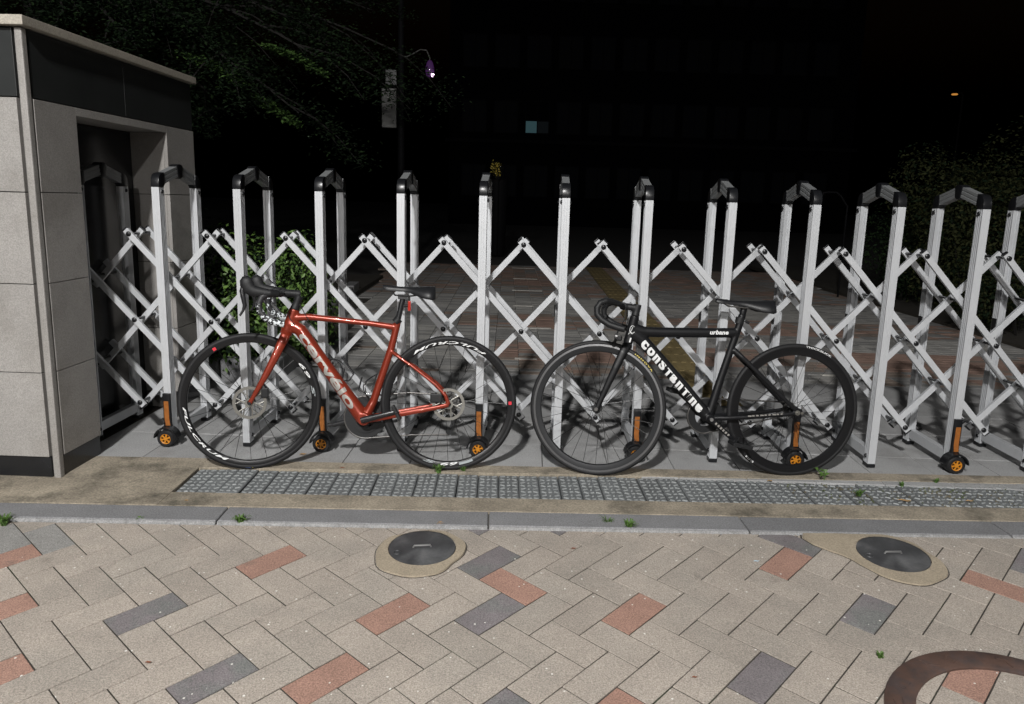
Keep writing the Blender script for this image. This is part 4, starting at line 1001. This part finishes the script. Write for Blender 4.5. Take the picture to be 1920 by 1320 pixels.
# right side greenery
q = pixY(1862, 372, 10.5); bush('feathery_shrub', (q.x, q.y), (1.25,1.0,2.05), 22000, .055, ['leaf_olive', 'leaf_olive', 'leaf_dark'], 'tall feathery shrub rising behind the end of the gate', lumps=15, z0=0)
q = pixY(1700, 450, 11.5); bush('low_shrub', (q.x, q.y), (.8,.7,1.25), 9000, .05, ['leaf', 'leaf_dark'], 'low dark green shrub seen between the last gate frames', lumps=10, z0=0)
q = pixY(1925, 560, 8.6); bush('low_shrub', (q.x, q.y), (.75,.7,1.0), 7000, .045, ['leaf_olive', 'leaf_dark'], 'low olive shrub at the edge of the plaza beyond the gate', lumps=9, z0=0)

# raised lawn strip at right, planter bed at left
lw = MB(); lw.box(7.3, 16, 3.2, 14, -.05, .03); lawn = lw.build('planting_bed', M['soil'], None, (GX, GY, 0), (0,0,PSI), smooth=0)
tag(lawn, 'dark planting bed along the plaza behind the gate end', 'planting bed', kind='structure')
pb_ = MB(); pb_.add([(-3,1.35,.05),(.50,1.62,.05),(.44,2.4,.05),(-.05,6.2,.05),(-.15,9,.05),(-3,9,.05),(-3,1.35,-.05),(.50,1.62,-.05),(.44,2.4,-.05),(-.05,6.2,-.05),(-.15,9,-.05),(-3,9,-.05)],
        [(0,1,2,3,4,5)] + [(i,(i+1)%6,6+(i+1)%6,6+i) for i in range(6)])
pbed = pb_.build('planter_bed', M['soil'], None, (GX, GY, 0), (0,0,PSI), smooth=0); tag(pbed, 'soil planter bed behind the granite pillar', 'planter', kind='structure')
pk = [(.52,1.60),(.49,2.10),(.425,2.62),(.355,3.16),(.285,3.70),(.215,4.24),(.145,4.78),(.075,5.32),(.01,5.86),(-.05,6.4),(-.09,6.94)]
pedge = empty('planter_edging', (GX, GY, 0), PSI); tag(pedge, 'rough stone edging blocks round the planter behind the pillar', 'edging')
for i in range(len(pk)-1):
    p0, p1 = Vector((*pk[i],0)), Vector((*pk[i+1],0)); L = (p1-p0).length - .012; ang = math.atan2(p1.y-p0.y, p1.x-p0.x)
    MB().box(0, L, -.0, .14, -.05, .15+random.uniform(-.012,.012)).build('edging_stone', M['kerb'], pedge, (p0.x, p0.y, 0), (0,0,ang+random.gauss(0,.015)), smooth=0, bevel=.012)
p0 = Vector((.52,1.56,0))
for i in range(5):
    MB().box(-.42, 0, -.07, .07, -.05, .15+random.uniform(-.012,.012)).build('edging_stone', M['kerb'], pedge, (p0.x-.43*i, p0.y-.03*i, 0), (0,0,random.gauss(.04,.02)), smooth=0, bevel=.012)

# weeds, litter
def weed(px, py, h, n, label, near=True, spread=.5, mats='grass', broad=False):
    x, y = pix_near(px, py) if near else gpix(px, py); z = (zpav(y) if near else 0)
    root = MB()
    for k in range(n):
        a = random.uniform(0, 2*PI); l = h*random.uniform(.5, 1.1); lean = random.uniform(.25, 1.2)*spread*1.6
        b0 = Vector((random.gauss(0,h*.12), random.gauss(0,h*.10), 0)); d = Vector((math.cos(a), math.sin(a), 0)); s = Vector((-d.y, d.x, 0)); wd = (.0028 if not broad else .010)
        pts = [b0, b0 + d*l*lean*.35 + Vector((0,0,l*.55)), b0 + d*l*lean*.8 + Vector((0,0,l*.85)), b0 + d*l*lean*1.2 + Vector((0,0,l*.72))]
        ws = [wd, wd*1.2, wd*.9, .0003] if not broad else [.001, .001, wd*1.3, wd*.3]
        vs = [q + s*w_*sg for q, w_ in zip(pts, ws) for sg in (1, -1)]
        root.add(vs, [(0,1,3,2),(2,3,5,4),(4,5,7,6)])
    o = link('weed_tuft', root.mesh('weed_tuft', M[mats], smooth=0), None, (x, y, z)); tag(o, label, 'weed', 'weeds growing in the joints'); return o
weed(452, 982, .045, 60, 'grass tuft on the kerb joint below the red front wheel')
weed(1180, 993, .05, 34, 'grass tuft on the kerb joint below the black front wheel')
weed(1140, 982, .04, 14, 'thin grass sprig on the kerb left of the larger tuft under the black bicycle')
weed(8, 985, .05, 40, 'grass tuft at the kerb in the near left corner by the pillar')
weed(262, 978, .022, 26, 'tiny grass sprig on the kerb below the pillar corner')
weed(822, 886, .05, 34, 'grass tuft at the drain edge under the red rear wheel', near=False)
weed(868, 884, .035, 14, 'short grass sprig under the red rear wheel hub', near=False)
weed(1545, 900, .06, 9, 'small round leaved weed behind the black rear wheel', near=False, broad=True)
weed(1610, 930, .035, 40, 'mossy weed patch growing over the drain grating', near=False)
weed(1755, 905, .025, 30, 'tiny weed on the tan strip near the end caster', near=False)
weed(1690, 912, .025, 34, 'flat moss clump on the drain right of the black bicycle', near=False)
weed(1650, 1233, .022, 30, 'moss clump beside the rusty manhole ring')
weed(825, 985, .018, 18, 'tiny brown weed at the kerb above the steel hatch', mats='dry')
def litter(px, py, s, m_, label, name='fallen_leaf', near=False, cat='leaf', rz=0.):
    x, y = pix_near(px, py) if near else gpix(px, py); z = (zpav(y)+.003 if near else .004)
    mb = MB(); mb.add([(-s,0,.0),(-.3*s,.28*s,.004),(.5*s,.26*s,.002),(s,0,.006),(.4*s,-.3*s,.001),(-.4*s,-.24*s,.003),(0,0,.001)], [(6,0,1),(6,1,2),(6,2,3),(6,3,4),(6,4,5),(6,5,0)])
    o = mb.build(name, M[m_], None, (x, y, z), (0,0,rz), smooth=0); tag(o, label, cat, 'litter on the ground'); return o
litter(1695, 940, .032, 'dry', 'large dry yellow leaf lying on the drain grating', rz=-.3)
litter(1817, 941, .020, 'dry', 'small dry leaf on the grating near the frame edge')
litter(1443, 903, .016, 'dry', 'pale leaf on the grating under the black rear wheel')
litter(642, 879, .016, 'dry_red', 'curled brown leaf on the tan strip between the two red wheels')
litter(568, 853, .022, 'dry', 'orange leaf on the slab beside the second caster', rz=.2)
litter(350, 940, .012, 'dry', 'small leaf on the concrete before the drain end')
litter(1418, 1054, .013, 'paper', 'pale blue paper scrap on the tan pavers', 'paper_scrap', True, 'litter')
litter(1302, 1272, .010, 'dry_red', 'dark leaf crumb on the near pavers', near=True)
litter(278, 1244, .012, 'dry_red', 'brown twig like leaf on a paver near the slate one', near=True)
litter(1075, 1030, .012, 'dry_red', 'reddish leaf stem on the pavers below the kerb', near=True)
# dirt washed over the right end of the grating
dm = MB(); nclod = 1500
for k in range(nclod):
    a = random.uniform(3.55, 6.2); b = -.53 + random.gauss(0,.12)
    if random.random() > min(1, (a-3.4)/.9): continue
    s = random.uniform(.002,.007); xx, yy = kw(a, max(-.70, min(-.28, b)))
    dm.add([(xx-s,yy-s*.7,-.006),(xx+s,yy-s*.6,-.006),(xx+s*.8,yy+s,-.006),(xx-s*.7,yy+s*.9,-.006),(xx,yy,-.004+s*.8)], [(0,1,4),(1,2,4),(2,3,4),(3,0,4)])
M['dirt'] = mat('washed_dirt', (.10,.085,.055), .95, var=.4, vscale=12, col2=(.06,.075,.03), c2scale=7, coords='World')
o = dm.build('dirt', M['dirt'], smooth=0); tag(o, 'loose dirt and moss crumbs washed over the grating', 'dirt', kind='stuff')

# ================================================================== far background
def along(px, py, b):
    d = cf + cr*((px-960)/1454.5) - cu*((py-660)/1454.5); Y = GY + b; t = Y/d.y; return Vector((d.x*t, Y, H0 + d.z*t))
M['pole'] = mat('dark_pole_paint', (.006,.006,.007), .7, spec=.1)
M['box_grey'] = mat('grey_cabinet', (.055,.055,.052), .35, .3, var=.3, vscale=6)
M['dome'] = mat('camera_dome_glow', (.05,.035,.06), .2, coat=.5, emit=(.25,.06,.4), estr=.10)  # dome is no lamp; violet LED glow on it is put in as emission
M['led'] = mat('camera_led', (1,.8,1), .3, emit=(1,.66,1), estr=9)
pb0 = along(752, 250, 12); pole = empty('camera_pole', (pb0.x, pb0.y, -.05)); tag(pole, 'dark pole carrying a security camera with a violet light and a grey cabinet', 'pole')
O = Vector(pole.location)
MB().tube([(0,0,0), (0,0,2.2), (0,0,5.6)], [.075,.068,.055], seg=14).build('shaft', M['pole'], pole, smooth=60)
tipc = along(806, 118, 12) - O; a0 = Vector((0,0,along(752,105,12).z-O.z))
MB().tube([a0, a0+Vector((.12,0,-.01)), a0+Vector((.26,0,.06)), a0+Vector((.38,0,.13)), a0+Vector((.50,0,.12)), tipc+Vector((0,0,.10)), tipc], .014, seg=8).build('bracket_arm', M['box_grey'], pole, smooth=60)
MB().lathe([(.0001,.05), (.035,.045), (.06,.0), (.085,-.09), (.088,-.16), (.07,-.23), (.03,-.265), (.0001,-.27)], tipc, (0,0,1), 20, closed=False).build('dome_camera', M['dome'], pole, smooth=60)
ld = along(811.5, 141, 11.9) - O; MB().lathe([(.0001,-.03), (.022,-.022), (.03,0), (.022,.022), (.0001,.03)], ld, (0,0,1), 12, closed=False).build('led', M['led'], pole, smooth=60)
c0, c1 = along(717, 166, 12)-O, along(745, 241, 12)-O
MB().box(c0.x, c1.x, -.12, .10, c1.z, c0.z).build('cabinet', M['box_grey'], pole, smooth=0, bevel=.012)
c0, c1 = along(723, 130, 12)-O, along(744, 160, 12)-O; MB().box(c0.x, c1.x, -.03, .03, c1.z, c0.z).build('solar_panel', M['fascia'], pole, smooth=0, bevel=.006)
# building with faint windows
M['bwall'] = mat('dim_facade', (.0035,.0035,.005), .9, spec=.05, var=.2, vscale=.5, coords='World'); M['bglass'] = mat('dark_window', (.008,.009,.012), .7, spec=.1); M['bframe'] = mat('window_frame', (.009,.009,.011), .9, spec=.05)
M['lit'] = mat('lit_window', (.02,.03,.035), .8, emit=(.35,.75,.85), estr=.06); M['lit_dim'] = mat('dim_lit_window', (.01,.012,.014), .8, emit=(.35,.5,.6), estr=.004)
bl0, bl1 = along(842, 235, 42), along(1602, 235, 42)
bd = empty('school_building', (bl0.x, bl0.y, 0)); tag(bd, 'dark multi storey building far behind the gate with a few lit windows', 'building')
Wd = bl1.x - bl0.x; MB().box(0, Wd, 0, 10, -.1, 15).build('wall', M['bwall'], bd, smooth=0)
MB().box(-.2, Wd+.2, -.25, -.002, 4.55, 4.75).build('canopy', M['bframe'], bd, smooth=0)
lit = {(1,2): 'lit'}
wm = {}
for fl in range(4):
    for i in range(12):
        x0 = .8 + i*(Wd-1.6)/12; z0 = 1.6 + fl*3.55
        mk = lit.get((fl, i), 'bglass')
        hw, hh = (Wd-1.6)/12*.72, 1.7
        f = MB(); f.box(x0-.06, x0+hw+.06, -.06, -.001, z0-.06, z0); f.box(x0-.06, x0+hw+.06, -.06, -.001, z0+hh, z0+hh+.06); f.box(x0-.06, x0, -.06, -.001, z0, z0+hh); f.box(x0+hw, x0+hw+.06, -.06, -.001, z0, z0+hh); f.box(x0+hw/2-.025, x0+hw/2+.025, -.05, -.001, z0, z0+hh)
        wo = f.build('window', M['bframe'], bd, smooth=0)
        for j in range(2):
            w0 = x0 + j*(hw/2+.025); mm_ = mk if not (mk == 'lit' and j) else 'lit_dim'
            MB().box(w0, w0+hw/2-.025, -.02, -.001, z0, z0+hh*(1 if mk != 'lit' else .38)).build('pane', M[mm_], wo, smooth=0)
# flowers lit by a garden light
fp = along(934, 332, 16); fl = bush('flowering_shrub', (fp.x, fp.y), (.16,.16,.42), 420, .05, ['yellow_print', 'leaf_olive'], 'small yellow flowering shrub lit by a garden light in the dark', lumps=6, z0=fp.z-.02, stems=5)
gl = empty('garden_planter', (fp.x, fp.y, -.05)); tag(gl, 'tall dark planter box holding the lit yellow shrub', 'planter')
MB().lathe([(.0001,0), (.20,0), (.26,fp.z-.02), (.22,fp.z), (.0001,fp.z-.03)], (0,0,0), (0,0,1), 20, closed=False).build('pot', M['pole'], gl, smooth=40)
lamp = bpy.data.lights.new('garden_light', 'POINT'); lamp.energy = .22; lamp.color = (1,.72,.3); lamp.shadow_soft_size = .04
lo = link('garden_light', lamp, gl, (.02, -.45, fp.z+.18)); MB().tube([(.02,-.45,0), (.02,-.45,fp.z-.02)], .012, seg=8).build('spike', M['pole'], gl)
MB().lathe([(.0001,.0), (.03,.0), (.03,.05), (.0001,.05)], (.02,-.45,fp.z-.02), (0,0,1), 12, closed=False).build('lamp_head', M['pole'], gl)
# distant amber lamp
ap_ = along(1790, 177, 30); al_ = empty('distant_lamp', (ap_.x, ap_.y, -.05)); tag(al_, 'distant amber lamp glowing on a dark post', 'lamp')
M['amber'] = mat('amber_glow', (1,.5,.1), .4, emit=(1,.42,.08), estr=.5)
MB().tube([(.35,0,0), (.35,0,ap_.z), (.30,0,ap_.z+.12), (.1,0,ap_.z+.12)], .04, seg=8).build('post', M['pole'], al_, smooth=60)
MB().lathe([(.0001,-.03), (.10,-.025), (.13,.0), (.10,.03), (.0001,.04)], (.0,0,ap_.z+.05), (0,0,1), 16, closed=False).build('lamp_head', M['amber'], al_, smooth=60)
# bent steel rail
rp0, rp1 = along(1541, 360, 8), along(1592, 358, 8); rl_ = empty('handrail', (rp0.x, rp0.y, -.05)); tag(rl_, 'bent steel handrail standing in the dark behind the gate', 'handrail')
Lx = rp1.x - rp0.x; zt = rp0.z + .05
MB().tube([(0,0,0), (0,0,zt-.08), (.03,0,zt-.01), (.10,0,zt), (Lx*.55,0,zt), (Lx*.72,0,zt-.05), (Lx*.9,0,zt-.15), (Lx,0,zt-.2), (Lx,0,0)], .014, seg=10).build('rail', M['pole'], rl_, smooth=60)

# ================================================================== street lamps on the road side (behind the camera), far pair added as fill
M['lamp_lens'] = mat('lamp_lens', (.9,.9,.85), .4, emit=(1,.95,.86), estr=30)
def street_or_fill_lamp(a, b, z, energy, color, label, tilt=12):
    x, y = gw(a, b); root = empty('street_or_fill_lamp', (x, y-1.5, -.62)); tag(root, label, 'street lamp', 'street lamps along the road')
    H = z + .62
    MB().tube([(0,0,0), (0,0,H*.6), (0,0,H-.3)], [.09,.075,.05], seg=14).build('pole', M['pole'], root, smooth=60)
    MB().tube([(0,0,H-.35), (0,.25,H+.05), (0,.8,H+.14), (0,1.4,H+.12)], .035, seg=10).build('arm', M['pole'], root, smooth=60)
    MB().box(-.14, .14, 1.2, 1.85, H+.04, H+.14).build('lamp_head', M['box_grey'], root, smooth=0, bevel=.02)
    MB().box(-.10, .10, 1.30, 1.72, H+.030, H+.039).build('lens', M['lamp_lens'], root, smooth=0)
    l = bpy.data.lights.new('street_or_fill_light', 'AREA'); l.shape = 'RECTANGLE'; l.size = .30; l.size_y = .55; l.energy = energy; l.color = color
    lo = link('street_or_fill_light', l, root, (0, 1.5, H), (R_(tilt), 0, 0)); return root
street_or_fill_lamp(1.15, -7.3, 5.8, 1450, (1,.985,.965), 'street lamp on the road side facing the middle of the gate', 36)
street_or_fill_lamp(16.5, -7.6, 6.2, 330, (1,.98,.96), 'street lamp further along the road to the right of the gate')
street_or_fill_lamp(4.6, -19., 7.2, 1150, (1,.97,.94), 'added fill lamp across the road to the right of the gate', 26)  # unseen lamp, put in to fill the main lamp's hard shadows
street_or_fill_lamp(-1.6, -19., 7.2, 1000, (1,.97,.94), 'added fill lamp across the road to the left of the gate', 26)  # second added fill lamp, lifts shadows from the other side
